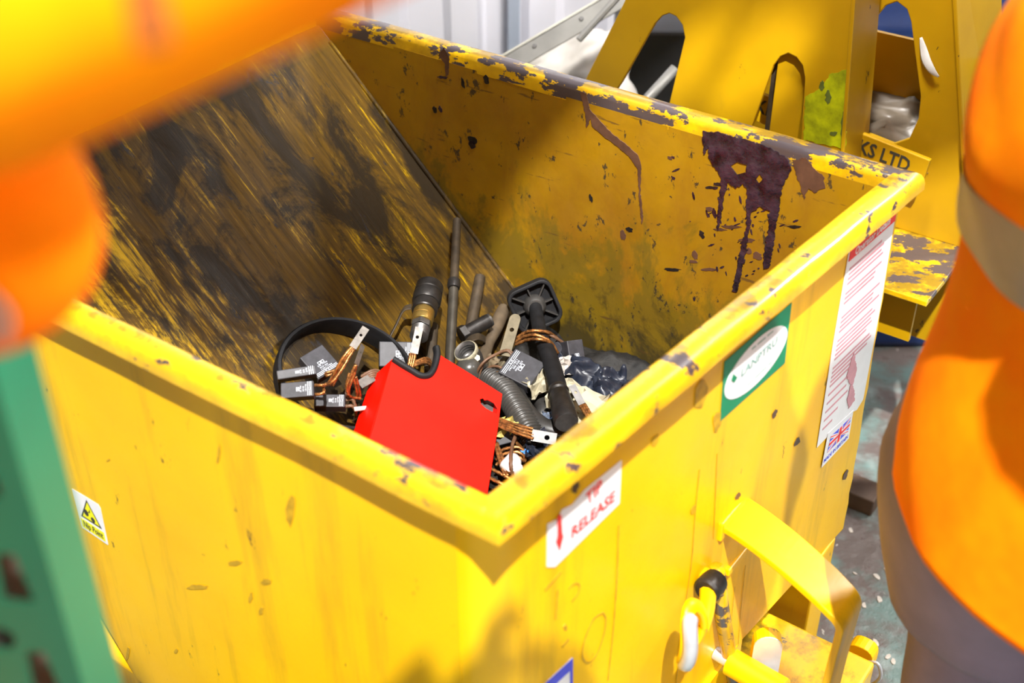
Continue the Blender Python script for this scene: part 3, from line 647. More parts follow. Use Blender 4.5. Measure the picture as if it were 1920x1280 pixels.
# printed brush in the middle
t, p = carbon_brush('black carbon brush marked K3 with white stripes, resting on the ribbed hose', [(935, 697), (966, 652), (1022, 680), (992, 727)], .085, .022)
braid(t, [p(.002, .6, .45), p(-.014, .6, .2), R(915, 672, .095), R(898, 690, .08), R(892, 712, .05)], name='braid', mat=CABLEB); braid(t, [p(.002, .8, .6), p(-.012, .75, .3), R(930, 664, .09), R(905, 684, .08), R(897, 715, .05)], mat=CABLEB)
braid(t, [p(.002, -.5, .4), p(-.012, -.5, .5), R(915, 690, .07), R(900, 712, .05), R(898, 730, .03)], mat=CABLEB); braid(t, [p(.002, -.75, .6), p(-.008, -.75, .8), p(-.012, -.6, 1.3)])
# right hand brush standing against the far side
t, p = carbon_brush('black carbon brush standing on edge against the far side, copper braids arching left', [(1104, 692), (1068, 690), (1066, 632), (1089, 642)], .07, .026, n=(.50, -.62, .60))
lg0, lg1 = R(960, 650, .085), R(964, 624, .085)
M_ = frame(R(957, 638, .085), (-.1, -.5, .85), R(967, 622, .085)-R(940, 668, .085))
for a, m, b_ in ((( 968, 634), (1003, 620), (1050, 640)), ((966, 640), (1005, 628), (1046, 662)), ((966, 646), (1010, 636), (1040, 658))):
    pts = [R(*a, .085), R((a[0]+m[0])/2, (a[1]+m[1])/2-4, .10), R(*m, .11), R((m[0]+b_[0])/2+4, (m[1]+b_[1])/2-6, .10), R(*b_, .07)]; braid(t, pts, .003)
lug(t, R(946, 668, .085), R(972, 618, .085), .021, (-.15, -.5, .85), .2, .003, plain('old_brassy_tin', (.15, .125, .08), .5, .6, .25, 60), rnd=True)
braid(t, [R(1018, 622, .10), R(1040, 632, .09), R(1060, 646, .07)], .003, mat=CABLEB)
box(bm := BM(), (-.013, -.011, 0), (.013, .011, .016)); bm.transform(frame(R(1052, 655, .06), (-.6, -.6, .5), (.3, 0, 1))); obj('braid_clamp', bm, CARBON, t, bev=.002)
# left group, on the rubber hoop
t, p = carbon_brush('black carbon brush leaning against the back of the rubber hoop, topmost on the left', [(597, 706), (640, 690), (606, 643), (560, 672)], .045, .02, n=(.3, -.35, .9))
for k, v in enumerate((-.3, .3)): braid(t, [p(.0, v, .3), R(612, 699+k*5, .055), R(630, 694+k*5, .06)], .0025)
t1 = t
t, p = carbon_brush('upper of two flat black carbon brushes at the left end of the scrap', [(592, 684), (593, 700), (522, 712), (516, 694)], .06, .02, n=(.1, -.6, .8), txt=True)
t, p = carbon_brush('lower of two flat black carbon brushes, beside the near rim', [(588, 716), (588, 738), (540, 746), (512, 718)], .07, .018, n=(.0, -.5, .86), txt=True)
for v in (-.6, .6): braid(t, [p(-.001, v, .5), p(-.015, v*.8, .4), R(608, 722, .07), R(625, 714, .08), R(642, 690, .09), R(660, 660, .10)], .0026)
# wide braid strap with terminal standing up
lug(t, R(661, 652, .10), R(684, 619, .10), .013, (.25, -.5, .8), .2)
for k in range(3): braid(t, [R(614+k*5, 722, .06), R(630+k*4, 694, .08), R(645+k*4, 668, .095), R(659+k*4, 651, .10)], .0028)
t, p = carbon_brush('black carbon brush with white stripes lying beside the red cover', [(652, 762), (643, 739), (592, 738), (586, 762)], .05, .022, n=(.05, -.45, .88))
for v in (-.5, .5): braid(t, [p(0, v, .5), p(-.012, v, .5), R(668, 776, .05), R(664, 790, .03)], .003, mat=CABLEB)
braid(t, [R(655, 700, .08), R(650, 722, .08), R(652, 738, .07), R(662, 745, .06), R(676, 746, .06)], .0026)
for k in range(2): braid(t, [R(667, 684, .10), R(657+k*5, 706, .09), R(650+k*4, 726, .08), R(651+k*3, 742, .06)], .0028)
for k in range(2): braid(t, [R(662+k*5, 706, .09), R(666+k*5, 722, .08), R(670+k*5, 742, .06)], .0026)
lug(t, R(667, 684, .10), R(682, 647, .10), .010, (.85, -.3, .35), .2)
t, p = carbon_brush('dull black carbon brush at the back, behind the red cover', [(778, 688), (776, 640), (706, 640), (716, 686)], .05, .02, n=(.15, -.65, .74))
for k in range(3): braid(t, [R(752+k*2, 690+k*3, .07), R(775, 680+k*3, .08), R(795, 672+k*4, .08), R(806, 676+k*4, .07), R(808, 690, .06)], .0028)
lug(t, R(776, 663, .085), R(786, 617, .085), .014, (.1, -.55, .83), .22)
for k in range(3): braid(t, [R(770+k*4, 662, .085), R(768+k*4, 675, .082), R(764+k*4, 692, .08)], .003)
t, p = carbon_brush('black carbon brush low beside the right edge of the red cover', [(968, 826), (958, 806), (928, 814), (932, 836)], .05, .016, n=(.1, -.5, .85), txt=False)
for k in range(3): braid(t, [p(0, -.6+.6*k, .5), R(984, 846+k*8, .05), R(970, 838+k*9, .06), R(945, 842+k*9, .055), R(930, 852+k*10, .045)], .0028)
for k in range(2): braid(t, [R(926+k*6, 830, .06), R(936+k*6, 860, .055), R(946+k*6, 892, .05)], .0028)
for k in range(2): braid(t, [R(915, 876+k*18, .05), R(935, 886+k*18, .05), R(962, 900+k*16, .045)], .003)
braid(t, [R(972, 800, .06), R(960, 838, .075), R(958, 870, .075), R(962, 895, .05)], .003, mat=CABLEB)
# lone connectors
t = thing('braided_connector', 'flat copper braid with a bright tinned terminal, right of the red cover', 'connector', R(1000, 810, .07), 'braided connectors')
for k in range(4): braid(t, [R(930, 783+k*4.5, .075), R(965, 795+k*5, .08), R(1000, 804+k*6, .08)], .0026)
lug(t, R(997, 816, .08), R(1042, 826, .07), .021, (.05, -.5, .86), .22, mat=STEEL)
t = thing('braided_connector', 'copper braid with a slotted terminal lying on the cream paper', 'connector', R(1075, 760, .09), 'braided connectors')
for k in range(3): braid(t, [R(1087+k*4.5, 759-k, .085), R(1095+k*4.5, 772-k, .085), R(1105+k*4.5, 790, .08)], .0026)
lug(t, R(1091, 758, .087), R(1071, 729, .095), .013, (.1, -.5, .86), .2, mat=STEEL)
t = thing('braided_connector', 'loose copper braids beside the hydraulic coupling, behind the red cover', 'connector', R(735, 655, .04), 'braided connectors')
for k in range(4): braid(t, [R(676+k*3, 706+k*2, .06), R(700, 694+k*4, .07), R(722, 700+k*3, .06)], .0026, mat=CABLEB)
lug(t, R(700, 707, .07), R(676, 715, .07), .017, (.1, -.4, .9), .01)
# rubber hoop
hc = R(648, 706, .03); hn = V((.34, -.36, .87)).normalized(); M_ = frame(hc, hn, (1, 0, 0)); hr = .122
pr = [(hr, -.03), (hr, .014), (hr-.003, .018), (hr-.008, .018), (hr-.010, .014), (hr-.010, -.03)]
bm = BM(); rg = []
for i in range(48):
    a = 2*math.pi*i/48; rg.append([bm.verts.new(M_ @ V((r_*math.cos(a)*1.02, r_*math.sin(a)*.92, z_))) for r_, z_ in pr])
for i in range(48):
    for k in range(6): bm.faces.new((rg[i][k], rg[i][(k+1) % 6], rg[(i+1) % 48][(k+1) % 6], rg[(i+1) % 48][k]))
tag(obj('rubber_hoop', bm, RUB, autos=40), 'black rubber hoop on the slope, carbon brushes lying inside it', 'hoop')
# hydraulic coupling
a, b = R(806, 536, .05), R(785, 632, .075); d = b-a; L = d.length
t = thing('hydraulic_coupling', 'dark hydraulic coupling with brass collar leaning behind the red cover', 'coupling', b)
def seg(nm, p0, p1, prof, mat, kn=0):
    q0, q1 = a+d*p0, a+d*p1; l = (q1-q0).length; return obj(nm, lathe(BM(), [(x*l, r_) for x, r_ in prof], q0, q1, 28), mat, t, autos=35)
seg('collar', 0, .36, [(0, .0), (0, .014), (-.02, .022), (.05, .0255), (.42, .026), (.45, .0245), (.52, .0245), (.55, .0265), (.92, .0265), (1, .024), (1, 0)], DARKST)
kb = BM(); q0, q1 = a+d*.36, a+d*.52; u_ = frame(q0, q1-q0, (1, 0, 0))
for i in range(48):
    pass
lathe(kb, [(0, 0), (0, .0225), (.002, .0235), ((q1-q0).length-.002, .0235), ((q1-q0).length, .022), ((q1-q0).length, 0)], q0, q1, 60); obj('knurled_ring', kb, DARKST, t, autos=20)
seg('brass_sleeve', .52, .74, [(0, 0), (0, .0195), (.44, .0195), (.46, .0188), (.5, .0188), (.52, .0195), (.97, .0195), (1, .019), (1, 0)], BRASS)
kb = lathe(BM(), [(0, 0), (0, .0185), (.012, .0185), (.012, 0)], a+d*.74, a+d*.85, 6); obj('hex_nut', kb, STEEL, t, bev=.0008)
seg('threaded_end', .84, 1.0, [(0, 0)]+[(x/14, .0155+(.0012 if x % 2 else 0)) for x in range(14)]+[(1, .014), (1, 0)], STEEL)
# bars standing in the corner
t = thing('steel_bar', 'tall thin steel bar standing in the far corner above the hydraulic coupling', 'bar', R(845, 690, .03), 'old bars in the corner')
ta, tm, tb = R(857, 413, .02), R(851, 535, .045), R(842, 700, .05)
obj('upper_shank', sweep(BM(), [ta, tm], .0085, 12), BROWNST, t, smooth=False, autos=40, label='thin brown upper shank')
obj('lower_shank', sweep(BM(), [tm, tm.lerp(tb, .06), tb], lambda k: .0075 if k < .02 else .0095, 12), STEEL if 0 else plain('grey_oily_bar', (.06, .052, .04), .38, .5, .3, 40), t, autos=40, label='greyer thicker lower shank')
obj('collar', lathe(BM(), [(0, 0), (0, .012), (.012, .013), (.02, .011), (.02, 0)], tm-(tm-ta).normalized()*.012, tm+(tm-ta).normalized()*.02, 16), DARKST, t, autos=40)
tag(obj('steel_bar', sweep(BM(), [R(900, 520, .015), R(885, 600, .025), R(872, 668, .03)], .011, 12), BROWNST, autos=40), 'short dark bar leaning on the slope right of the tall thin bar', 'bar', 'old bars in the corner')
tag(obj('steel_bar', sweep(BM(), spline([R(945, 578, .02), R(925, 625, .03), R(912, 655, .035), R(895, 700, .04)], 4), lambda k: .012+.002*math.sin(k*9), 12), plain('dusty_brown_bar', (.085, .06, .035), .65, .2, .3, 40), autos=40), 'dusty brown bar lying behind the black square foot', 'bar', 'old bars in the corner')
tag(obj('steel_bar', sweep(BM(), [R(812, 610, .02), R(808, 660, .03), R(805, 690, .03)], .010, 12), BROWNST, autos=40), 'stubby brown bar just right of the hydraulic coupling', 'bar', 'old bars in the corner')
# bolt
t = thing('bolt', 'thick black bolt with a bare metal tip below the square foot', 'bolt', R(880, 622, .03))
a, b = R(874, 624, .035), R(918, 600, .05)
obj('shank', lathe(BM(), [(0, 0)]+[(.004*i, .0135+(.0008 if i % 2 else 0)) for i in range(int((b-a).length/.004))]+[((b-a).length-.002, .0135), ((b-a).length-.002, 0)], a, b, 20), DARKST, t, autos=40)
obj('tip', lathe(BM(), [(0, 0), (0, .0132), (.004, .0125), (.005, 0)], b-(b-a).normalized()*.002, b+(b-a).normalized()*.01, 20), STEEL, t, autos=40)
obj('head', lathe(BM(), [(0, 0), (0, .019), (.014, .019), (.014, 0)], a-(b-a).normalized()*.012, a, 6), DARKST, t, bev=.001)
# threaded pipe elbow
t = thing('pipe_fitting', 'threaded pipe socket with pale sealant facing up beside the red cover', 'pipe fitting', R(885, 690, .04))
a, b = R(872, 656, .07), R(896, 690, .045); d = (b-a).normalized()
obj('socket', lathe(BM(), [(.03, 0), (.028, .014)]+[(.026-.0032*i, .0165+(.0014 if i % 2 else 0)) for i in range(8)]+[(0, .021), (.004, .0225), (.03, .022), (.045, .0185), (.07, .018), (.07, 0)], a, b, 26), STEEL, t, autos=35)
obj('sealant', lathe(BM(), [(-.0005, .0205), (.0005, .0222), (.003, .0232), (.008, .0230), (.004, .0225), (-.0005, .0205)], a, b, 26, cap=False), plain('pale_sealant', (.26, .235, .16), .6, 0, .45, 70, bump=.4), t)
for i in range(3): 
    c = a+d*.022+V((.012-.004*i, -.016, .008-.008*i)); obj('nut', lathe(BM(), [(0, 0), (0, .007), (.006, .007), (.006, 0)], c, c+V((.1, -.5, .6)), 6), plain('pale_brass', (.5, .45, .30), .45, .5, .2, 50) if i == 0 else bpy.data.materials['pale_brass'], t, bev=.0006)
tag(obj('round_cap', lathe(BM(), [(0, 0), (.001, .008), (.004, .015), (.009, .020), (.016, .023), (.03, .024), (.03, 0)], R(875, 674, .075), R(884, 712, .04), 24), plain('smoky_grey_plastic', (.045, .042, .036), .3, 0, .2, 20), autos=40), 'smoky grey round cap behind the top right edge of the red cover', 'cap')
tag(flatbar([R(866, 652, .03), R(880, 637, .05), R(897, 631, .055), R(910, 637, .04)], .022, .022, .003, BROWNST, 'metal_strap', None, f=lambda x, y, z: V((x, y, z))), 'curved metal strap end behind the threaded pipe socket', 'strap')
tag(obj('rag', crumple(R(915, 690, .03), .075, .06, .03, 3.3, n=16), RAG, smooth=True), 'brown greasy rag between the pipe socket and the ribbed hose', 'rag')
tag(flatbar([R(928, 708, .05), R(940, 682, .06), R(955, 662, .07)], .022, .022, .006, plain('khaki_steel', (.14, .115, .07), .55, .3, .3, 50), 'clamp_bar', None, f=lambda x, y, z: V((x, y, z))), 'khaki flat bar between the brown rag and the K3 carbon brush', 'bar', 'old bars in the corner')
# square rubber foot with long stem
t = thing('levelling_foot', 'black square ribbed foot on a long stem lying across the scrap', 'foot', R(1040, 720, .05))
fc = R(1003, 574, .045); fn = (R(1022, 645, .07)-fc).normalized(); fn = (fn*.55+V((.05, -.72, .5))).normalized(); M_ = frame(fc, fn, (.88, .15, -.42)) @ Matrix.Rotation(math.radians(44), 4, 'Z')
S_ = .092
obj('pad', plate(BM(), [rrect(S_, S_, .022, 5)], -.006, lambda u, v, w: M_ @ V((u, v, w-.010))), RUB, t, autos=40)
obj('pad_rim', plate(BM(), [rrect(S_, S_, .022, 5), rrect(S_-.014, S_-.014, .016, 5)], .018, lambda u, v, w: M_ @ V((u, v, w-.010))), RUB, t, bev=.002)
bm = BM()
for i in range(8):
    a = math.pi/4*i; c_, s_ = math.cos(a), math.sin(a); l_ = .037 if i % 2 == 0 else .05
    box(bm, (.016, -.0012, -.010), (l_, .0012, .004), lambda x, y, z: M_ @ V((x*c_-y*s_, x*s_+y*c_, z)))
obj('rib', bm, RUBG, t)
obj('boss', lathe(BM(), [(0, 0), (0, .023), (.016, .021), (.022, .015), (.022, .0)], M_ @ V((0, 0, -.008)), M_ @ V((0, 0, .02)), 28), RUBG, t, autos=40)
st = [M_ @ V((0, 0, .008)), R(1013, 628, .085), R(1024, 655, .085), R(1037, 692, .085), R(1048, 735, .085)]
obj('stem', sweep(BM(), spline(st, 5), lambda k: .0125+.004*min(1, k*1.6), 18), RUB, t, smooth=True)
a, b = R(1046, 728, .085), R(1062, 792, .085); l_ = (b-a).length
obj('end_socket', lathe(BM(), [(0, 0), (0, .0165), (l_*.12, .019), (l_*.16, .0165), (l_*.22, .0185), (l_*.75, .0215), (l_*.96, .0215), (l_, .020), (l_, 0)], a, b, 22), DARKST, t, autos=40)
obj('cut_end', lathe(BM(), [(0, 0), (0, .0195), (.001, .0195), (.001, 0)], b-(b-a).normalized()*.0004, b+(b-a).normalized()*.002, 22), STEEL, t, label='flat bare metal end face')
# hoses
pts = spline([R(918, 708, .05), R(945, 730, .055), R(968, 765, .055), R(992, 808, .05), R(1005, 835, .04)], 40); bm = BM()
sweep(bm, pts, lambda k: .0212+.0030*math.sin(k*2*math.pi*30), 20); tag(obj('ribbed_hose', bm, plain('ribbed_grey_rubber', (.04, .037, .033), .38, .1, .2, 40), smooth=True), 'dark grey ribbed hose curving out from under the red cover', 'hose')
tag(obj('smooth_hose', sweep(BM(), spline([R(940, 690, .045), R(962, 725, .05), R(985, 765, .055), R(1020, 797, .055), R(1062, 806, .05)], 8), .0155, 14, flat=.7), RUBG, smooth=True), 'smooth black hose bending past the ribbed hose to the near rim', 'hose')
tag(obj('smooth_hose', sweep(BM(), spline([R(975, 735, .02), R(1005, 745, .035), R(1018, 770, .035), R(1005, 795, .02)], 8), .013, 14), RUBG, smooth=True), 'short loop of dark hose under the long stem of the square foot', 'hose')
# bags, papers and small bits
tag(obj('plastic_bag', crumple(R(1094, 728, .052), .13, .095, .034, 5.1, Matrix.Rotation(-.5, 4, 'Z') @ Matrix.Rotation(.35, 4, 'X'), 22, .45), BAG, smooth=True), 'crumpled navy black plastic bag against the far side', 'bag', 'crumpled plastic bags')
tag(obj('plastic_bag', crumple(R(1150, 738, .05), .065, .09, .03, 8.4, Matrix.Rotation(.2, 4, 'Z') @ Matrix.Rotation(.5, 4, 'X'), 16, .45), BAG, smooth=True), 'small crumpled black plastic bag at the right end of the scrap', 'bag', 'crumpled plastic bags')
tag(obj('paper_sheet', crumple(R(1082, 755, .062), .10, .075, .03, 2.2, Matrix.Rotation(-.6, 4, 'Z') @ Matrix.Rotation(.3, 4, 'X'), 8, .7), PAPER), 'crumpled cream paper under the slotted terminal by the near rim', 'paper', 'crumpled papers')
tag(obj('paper_sheet', crumple(R(1052, 692, .07), .05, .04, .03, 4.7, Matrix.Rotation(.3, 4, 'Z') @ Matrix.Rotation(.5, 4, 'X'), 8, .7), PAPERG), 'crumpled grey paper below the brush standing against the far side', 'paper', 'crumpled papers')
tag(obj('paper_sheet', crumple(R(1010, 722, .06), .06, .045, .03, 9.2, Matrix.Rotation(.8, 4, 'Z') @ Matrix.Rotation(.4, 4, 'X'), 8, .8), PAPER), 'crumpled cream paper under the corner of the K3 carbon brush', 'paper', 'crumpled papers')
tag(obj('paper_sheet', crumple(R(955, 800, .055), .055, .035, .03, 6.6, Matrix.Rotation(.5, 4, 'Z') @ Matrix.Rotation(.4, 4, 'X'), 10, .9), PAPERY), 'crumpled yellow paper under the flat copper braid', 'paper', 'crumpled papers')
tag(obj('foil_scrap', crumple(R(1030, 779, .05), .024, .018, .014, 1.4, Matrix.Rotation(.4, 4, 'X'), 8, .8), FOIL), 'scrap of blue-grey foil left of the stem end', 'foil')
sweep(bm := BM(), spline([R(1112, 692, .06), R(1124, 694, .065), R(1133, 691, .065), R(1144, 690, .065), R(1146, 693, .065), R(1130, 697, .065)], 5), .0022, 6)
tag(obj('cable_tie', bm, CLAYW, smooth=True), 'pale plastic tie on top of the navy black bag', 'cable tie')
t = thing('plastic_connector', 'white plastic connector between the red cover and the near rim', 'connector', R(958, 868, .05))
obj('shell', lathe(BM(), [(0, 0), (0, .010), (.006, .013), (.026, .015), (.032, .011), (.032, 0)], R(945, 880, .055), R(972, 856, .06), 16), CLAYW, t, smooth=True); obj('plug', lathe(BM(), [(0, 0), (0, .012), (.016, .012), (.016, 0)], R(960, 872, .068), R(972, 884, .05), 14), WHITE, t, autos=40)
tag(obj('plastic_clip', box(BM(), (-.007, -.004, 0), (.007, .004, .006), lambda x, y, z: R(983, 850, .05)+V((x, y+z*.3, z))), BLUEP, bev=.001), 'tiny bright blue plastic clip near the white connector', 'clip')
tag(obj('white_rod', sweep(BM(), [R(664, 767, .065), R(692, 764, .07)], .004, 10), CLAYW, smooth=True), 'short white plastic rod touching the left flank of the red cover', 'rod')
tag(flatbar([R(722, 648, .02), R(742, 610, .035), R(757, 580, .04), R(772, 575, .045)], .010, .018, .003, BROWNST, 'metal_lever', None, f=lambda x, y, z: V((x, y, z))), 'slim brown metal lever leaning on the slope left of the hydraulic coupling', 'lever')
tag(obj('plastic_wrap', crumple(R(1010, 840, .05), .05, .05, .03, 7.7, Matrix.Rotation(.4, 4, 'X'), 10, .8), BAG), 'scrap of shiny black wrap beside the tiny blue clip', 'wrap')
# red cover
rc = R(818, 795, .115); rn = V((.30, -.42, .86)).normalized()
def rp(x, y): return pp(x, y, rc, rn)
Mr = frame(rc, rn, (1, 0, 0)); Mi = Mr.inverted()
def ruv2(x, y): q = Mi @ rp(x, y); return q.x, q.y
t = thing('red_cover', 'bright red sheet-metal cover with a keyhole and black edge trim, on the scrap', 'cover', M=Mr)
out = [ruv2(*q) for q in ((735, 673), (752, 684), (772, 697), (790, 707), (802, 707), (812, 699), (818, 686), (822, 663), (882, 700), (942, 738), (934, 800), (912, 940), (905, 985), (800, 930), (680, 862), (700, 800))]
kh = [ruv2(*q) for q in ((900, 748), (906, 746), (909, 750), (915, 749), (926, 755), (933, 766), (931, 774), (922, 771), (911, 765), (902, 757))]
obj('front_sheet', plate(BM(), [out, kh], -.003, lambda u, v, w: V((u, v, w))), RED, t, local=True, bev=.0008)
fl = [ruv2(735, 673), ruv2(680, 862)]
bm = BM(); a, b = V((*fl[0], 0)), V((*fl[1], 0)); out_ = (V((-1, -.15, 0))).normalized()
vs = [a+V((0, 0, -.001)), b+V((0, 0, -.001)), b+out_*.026+V((0, 0, -.075)), a+out_*.020+V((0, 0, -.075))]
add(bm, [*vs, *[v+V((.003, .001, -.001)) for v in vs]], BOXF); obj('left_flange', bm, RED, t, local=True)
a, b = V((*ruv2(942, 738), 0)), V((*ruv2(905, 985), 0)); vs = [a+V((-.001, 0, -.001)), b+V((-.001, 0, -.001)), b+V((-.012, 0, -.06)), a+V((-.012, 0, -.06))]
add(bm := BM(), [*vs, *[v+V((-.003, 0, 0)) for v in vs]], BOXF); obj('right_flange', bm, RED, t, local=True)
tr = [V((*ruv2(*q), -.002)) for q in ((737, 673), (752, 683), (772, 695), (788, 704), (802, 704), (810, 697), (816, 684), (820, 664), (818, 650))]
obj('edge_trim', sweep(BM(), spline(tr, 6), .0062, 10, flat=1.5, up=(0, 0, 1)), RUB, t, local=True, smooth=True)
add(bm := BM(), [V((*ruv2(*q), w_)) for w_ in (-.02, -.022) for q in ((893, 778), (940, 778), (936, 742), (896, 740))], BOXF); obj('keyhole_plate', bm, STEEL, t, local=True, label='bare metal plate behind the keyhole')
#@@REST
# ---------------------------------------------------------------- things behind the skip
st = thing('steel_hopper_stand', 'scuffed yellow steel stand with long round-ended slots, behind the skip', 'stand', W(-.3, 1.45, GZ))
fy = lambda y0: (lambda u, v, w: W(u, y0+w, v))
s1 = [(-.86, .42), (-.689, .715), (-.630, .838), (-.618, .862), (-.604, .880), (-.588, .889), (-.572, .886), (-.557, .872), (-.549, .848), (-.572, .704), (-.62, .42)]
s2 = [(-.44, .42), (-.383, .702), (-.361, .805), (-.354, .836), (-.342, .858), (-.327, .868), (-.309, .864), (-.294, .850), (-.286, .826), (-.277, .709), (-.272, .42)]
obj('front_plate', plate(BM(), [[(-1.0, -.2+.4), (-.77, .719), (-.552, 1.2), (-.235, 1.2), (-.150, .2)], s1, s2], .010, fy(1.40)), STILL, st, bev=.002)
bm = BM(); add(bm, [W(*p) for p in ((-.235, 1.395, 1.2), (-.150, 1.395, .2), (-.150, 1.52, .2), (-.235, 1.52, 1.2), (-.227, 1.395, 1.2), (-.142, 1.395, .2), (-.142, 1.52, .2), (-.227, 1.52, 1.2))], BOXF); obj('corner_flange', bm, STILL, st, bev=.002)
s3 = [(-.30, .70), (-.225, .88), (-.212, .925), (-.198, .950), (-.178, .962), (-.157, .952), (-.145, .93), (-.100, .79), (-.096, .745), (-.106, .70), (-.135, .68)]
obj('side_plate', plate(BM(), [[(-.40, .50), (-.40, 1.2), (-.128, 1.2), (-.071, .998), (-.008, .773), (.052, .50)], s3], .010, fy(1.53)), STILL, st, bev=.002)
bm = BM(); add(bm, [W(*p) for p in ((-.128, 1.52, 1.2), (.052, 1.52, .50), (.066, 1.70, .50), (-.10, 1.70, 1.2), (-.120, 1.52, 1.2), (.060, 1.52, .50), (.074, 1.70, .50), (-.092, 1.70, 1.2))], BOXF); obj('corner_flange', bm, STILL, st, bev=.002)
bm = BM(); box(bm, (-.42, 1.30, .488), (.055, 1.72, .50), W); obj('foot_plate', bm, m_rim(1.5, 'dirty_yellow_plate'), st, bev=.002)
bm = BM(); box(bm, (-.40, 1.36, .36), (.02, 1.37, .488), W); obj('web_plate', bm, STILL, st)
bm = BM(); box(bm, (.02, 1.66, GZ), (.08, 1.72, .488), W); obj('leg', bm, STILL, st, bev=.003)
bm = BM(); box(bm, (-1.0, 1.41, GZ), (-.94, 1.47, .30), W); obj('leg', bm, STILL, st, bev=.003)
bm = BM(); box(bm, (-.352, 1.415, .3), (-.29, 1.47, 1.1), W); obj('rear_post', bm, STILL, st, bev=.002)
bm = BM(); box(bm, (-.52, 1.62, .2), (.02, 1.63, .86), W); box(bm, (-.52, 1.62, .86), (-.42, 1.63, 1.1), W); obj('back_plate', bm, STILL, st)
bm = BM(); box(bm, (-.366, 1.425, .3), (-.3522, 1.465, 1.1), W); obj('dark_post_strip', bm, BROWNST, st, label='dark brown strip beside the post')  # narrow dark brown strip along the rear post
# lettered cross rail of the stand
c0 = pp(1440, 206, W(0, 1.485, 0), EY); c1 = pp(1700, 310, W(0, 1.485, 0), EY); d = (c1-c0).normalized(); L = (c1-c0).length
Mt = frame(c0, -EY, d); up = Mt.col[1].to_3d(); sg = 1 if up.z > 0 else -1
rl = obj('lettered_rail', box(BM(), (-.10, -.035, 0), (L+.04, .028, .012), lambda x, y, z: Mt @ V((x, y*sg, z-.012))), STILL, st, bev=.002)
t = text_bm('SKIP STEELWORKS LTD', .042, .0003, .0008); xs = [v.co.x for v in t.verts]; k = (L*1.16)/(max(xs)-min(xs))
t.transform(Mt @ Matrix.Translation((L*.44, 0, .0005)) @ Matrix.Diagonal((k, 1, 1, 1))); obj('lettering', t, PBLACK, rl, label='black stencilled lettering')
# green smear and scratch on the stand
PG = W(0, 1.3994, 0)
def guv(x, y): d = pp(x, y, PG, NF)-PG; return d.dot(EX), d.z
GREENS = plain('green_paint_smear', (.36, .40, .0), .5, 0, .45, 30)
obj('paint_smear', plate(BM(), [jag([guv(*q) for q in ((1510, 180), (1530, 170), (1545, 158), (1556, 140), (1572, 135), (1590, 128), (1586, 280), (1507, 262))], .006, .002, R_)], .0006, lambda u, v, w: PG+EX*u+EZ*v+NF*w), GREENS, st, label='green and yellow paint smear')
for q in ((1553, 182, 6, 14), (1541, 160, 5, 10), (1582, 240, 5, 30), (1563, 250, 8, 5)):
    obj('scuff_mark', plate(BM(), [jag([guv(*z_) for z_ in blob(*q, 0)], .005, .001, R_)], .0009, lambda u, v, w: PG+EX*u+EZ*v+NF*w), plain('dark_green_scuff', (.10, .13, .02), .5, 0, .3, 40) if 'dark_green_scuff' not in bpy.data.materials else bpy.data.materials['dark_green_scuff'], st)
PB = W(0, 1.5295, 0)
pk = [pp(x, y, PB, NF)+NF*o_ for x, y, o_ in ((1727, 70, .001), (1733, 92, .004), (1740, 112, .008), (1752, 130, .010), (1762, 142, .006))]
obj('peeled_strip', sweep(BM(), spline(pk, 4), lambda k: .002+.007*math.sin(math.pi*min(.98, k+.02)), 8, flat=.2, up=NF), CLAYW, st, smooth=True, label='peeling clear tape')
# inclined channel, sheeting, dark cabinet, column along the wall
def at(x, y, D): return pd(x, y, D)
a, b = at(900, 150, 3.20), at(1480, -172, 3.20)
ch = thing('inclined_channel', 'grey steel channel rising to the right behind the yellow stand', 'beam', a)
d = (b-a).normalized(); nn = V((-.1, -.85, .5)).normalized(); Mc = frame(a, nn, d); Lc = (b-a).length
obj('web', box(BM(), (0, -.024, -.006), (Lc, .024, 0), lambda x, y, z: Mc @ V((x, y, z))), CHAN, ch, bev=.002)
obj('flange', box(BM(), (0, .021, -.05), (Lc, .026, .004), lambda x, y, z: Mc @ V((x, y, z))), plain('pale_channel_edge', (.45, .44, .38), .5, .3, .1, 10), ch)
for k in (.18, .33, .5): obj('bolt', lathe(BM(), [(0, 0), (0, .006), (.004, .005), (.004, 0)], Mc @ V((Lc*k, .005, 0)), Mc @ V((Lc*k, .005, .01)), 8), STEEL, ch)
a2, b2 = at(1085, 75, 3.02), at(1172, -20, 3.02)
tag(obj('steel_strut', sweep(BM(), [a2, b2], .008, 8), CHAN), 'thin grey strut crossing the inclined channel beside the yellow stand', 'strut')
cab = at(1215, 135, 3.30)
cbm = box(BM(), (-.35, -.12, 0), (.42, .12, .80), lambda x, y, z: V((cab.x+x*.55+.13, cab.y+.25+y, GZ+z*.95)))
tag(obj('cabinet', cbm, BLACKS, bev=.01), 'black steel cabinet seen through the left slot of the yellow stand', 'cabinet')
tag(obj('steel_tube', sweep(BM(), [at(1150, 255, 2.95), at(1266, 128, 2.95)], .012, 10), CHAN, smooth=True), 'grey tube in front of the black cabinet, seen through the left slot', 'tube')
sh = at(1075, 150, 3.40)
tag(obj('dust_sheet', crumple(sh, .30, .22, .03, 11.3, frame((0, 0, 0), (-.1, -.75, .65), (.9, 0, .3)), 18, .4), SHEET, smooth=True), 'dusty white sheeting heaped below the inclined channel', 'sheet')
bm = BM(); p = at(963, 50, 3.9); box(bm, (p.x-.018, 3.52, GZ), (p.x+.018, 3.585, 3.2)); tag(obj('wall_post', bm, GREYPAINT, bev=.004), 'blue-grey post standing against the white cladding', 'post')
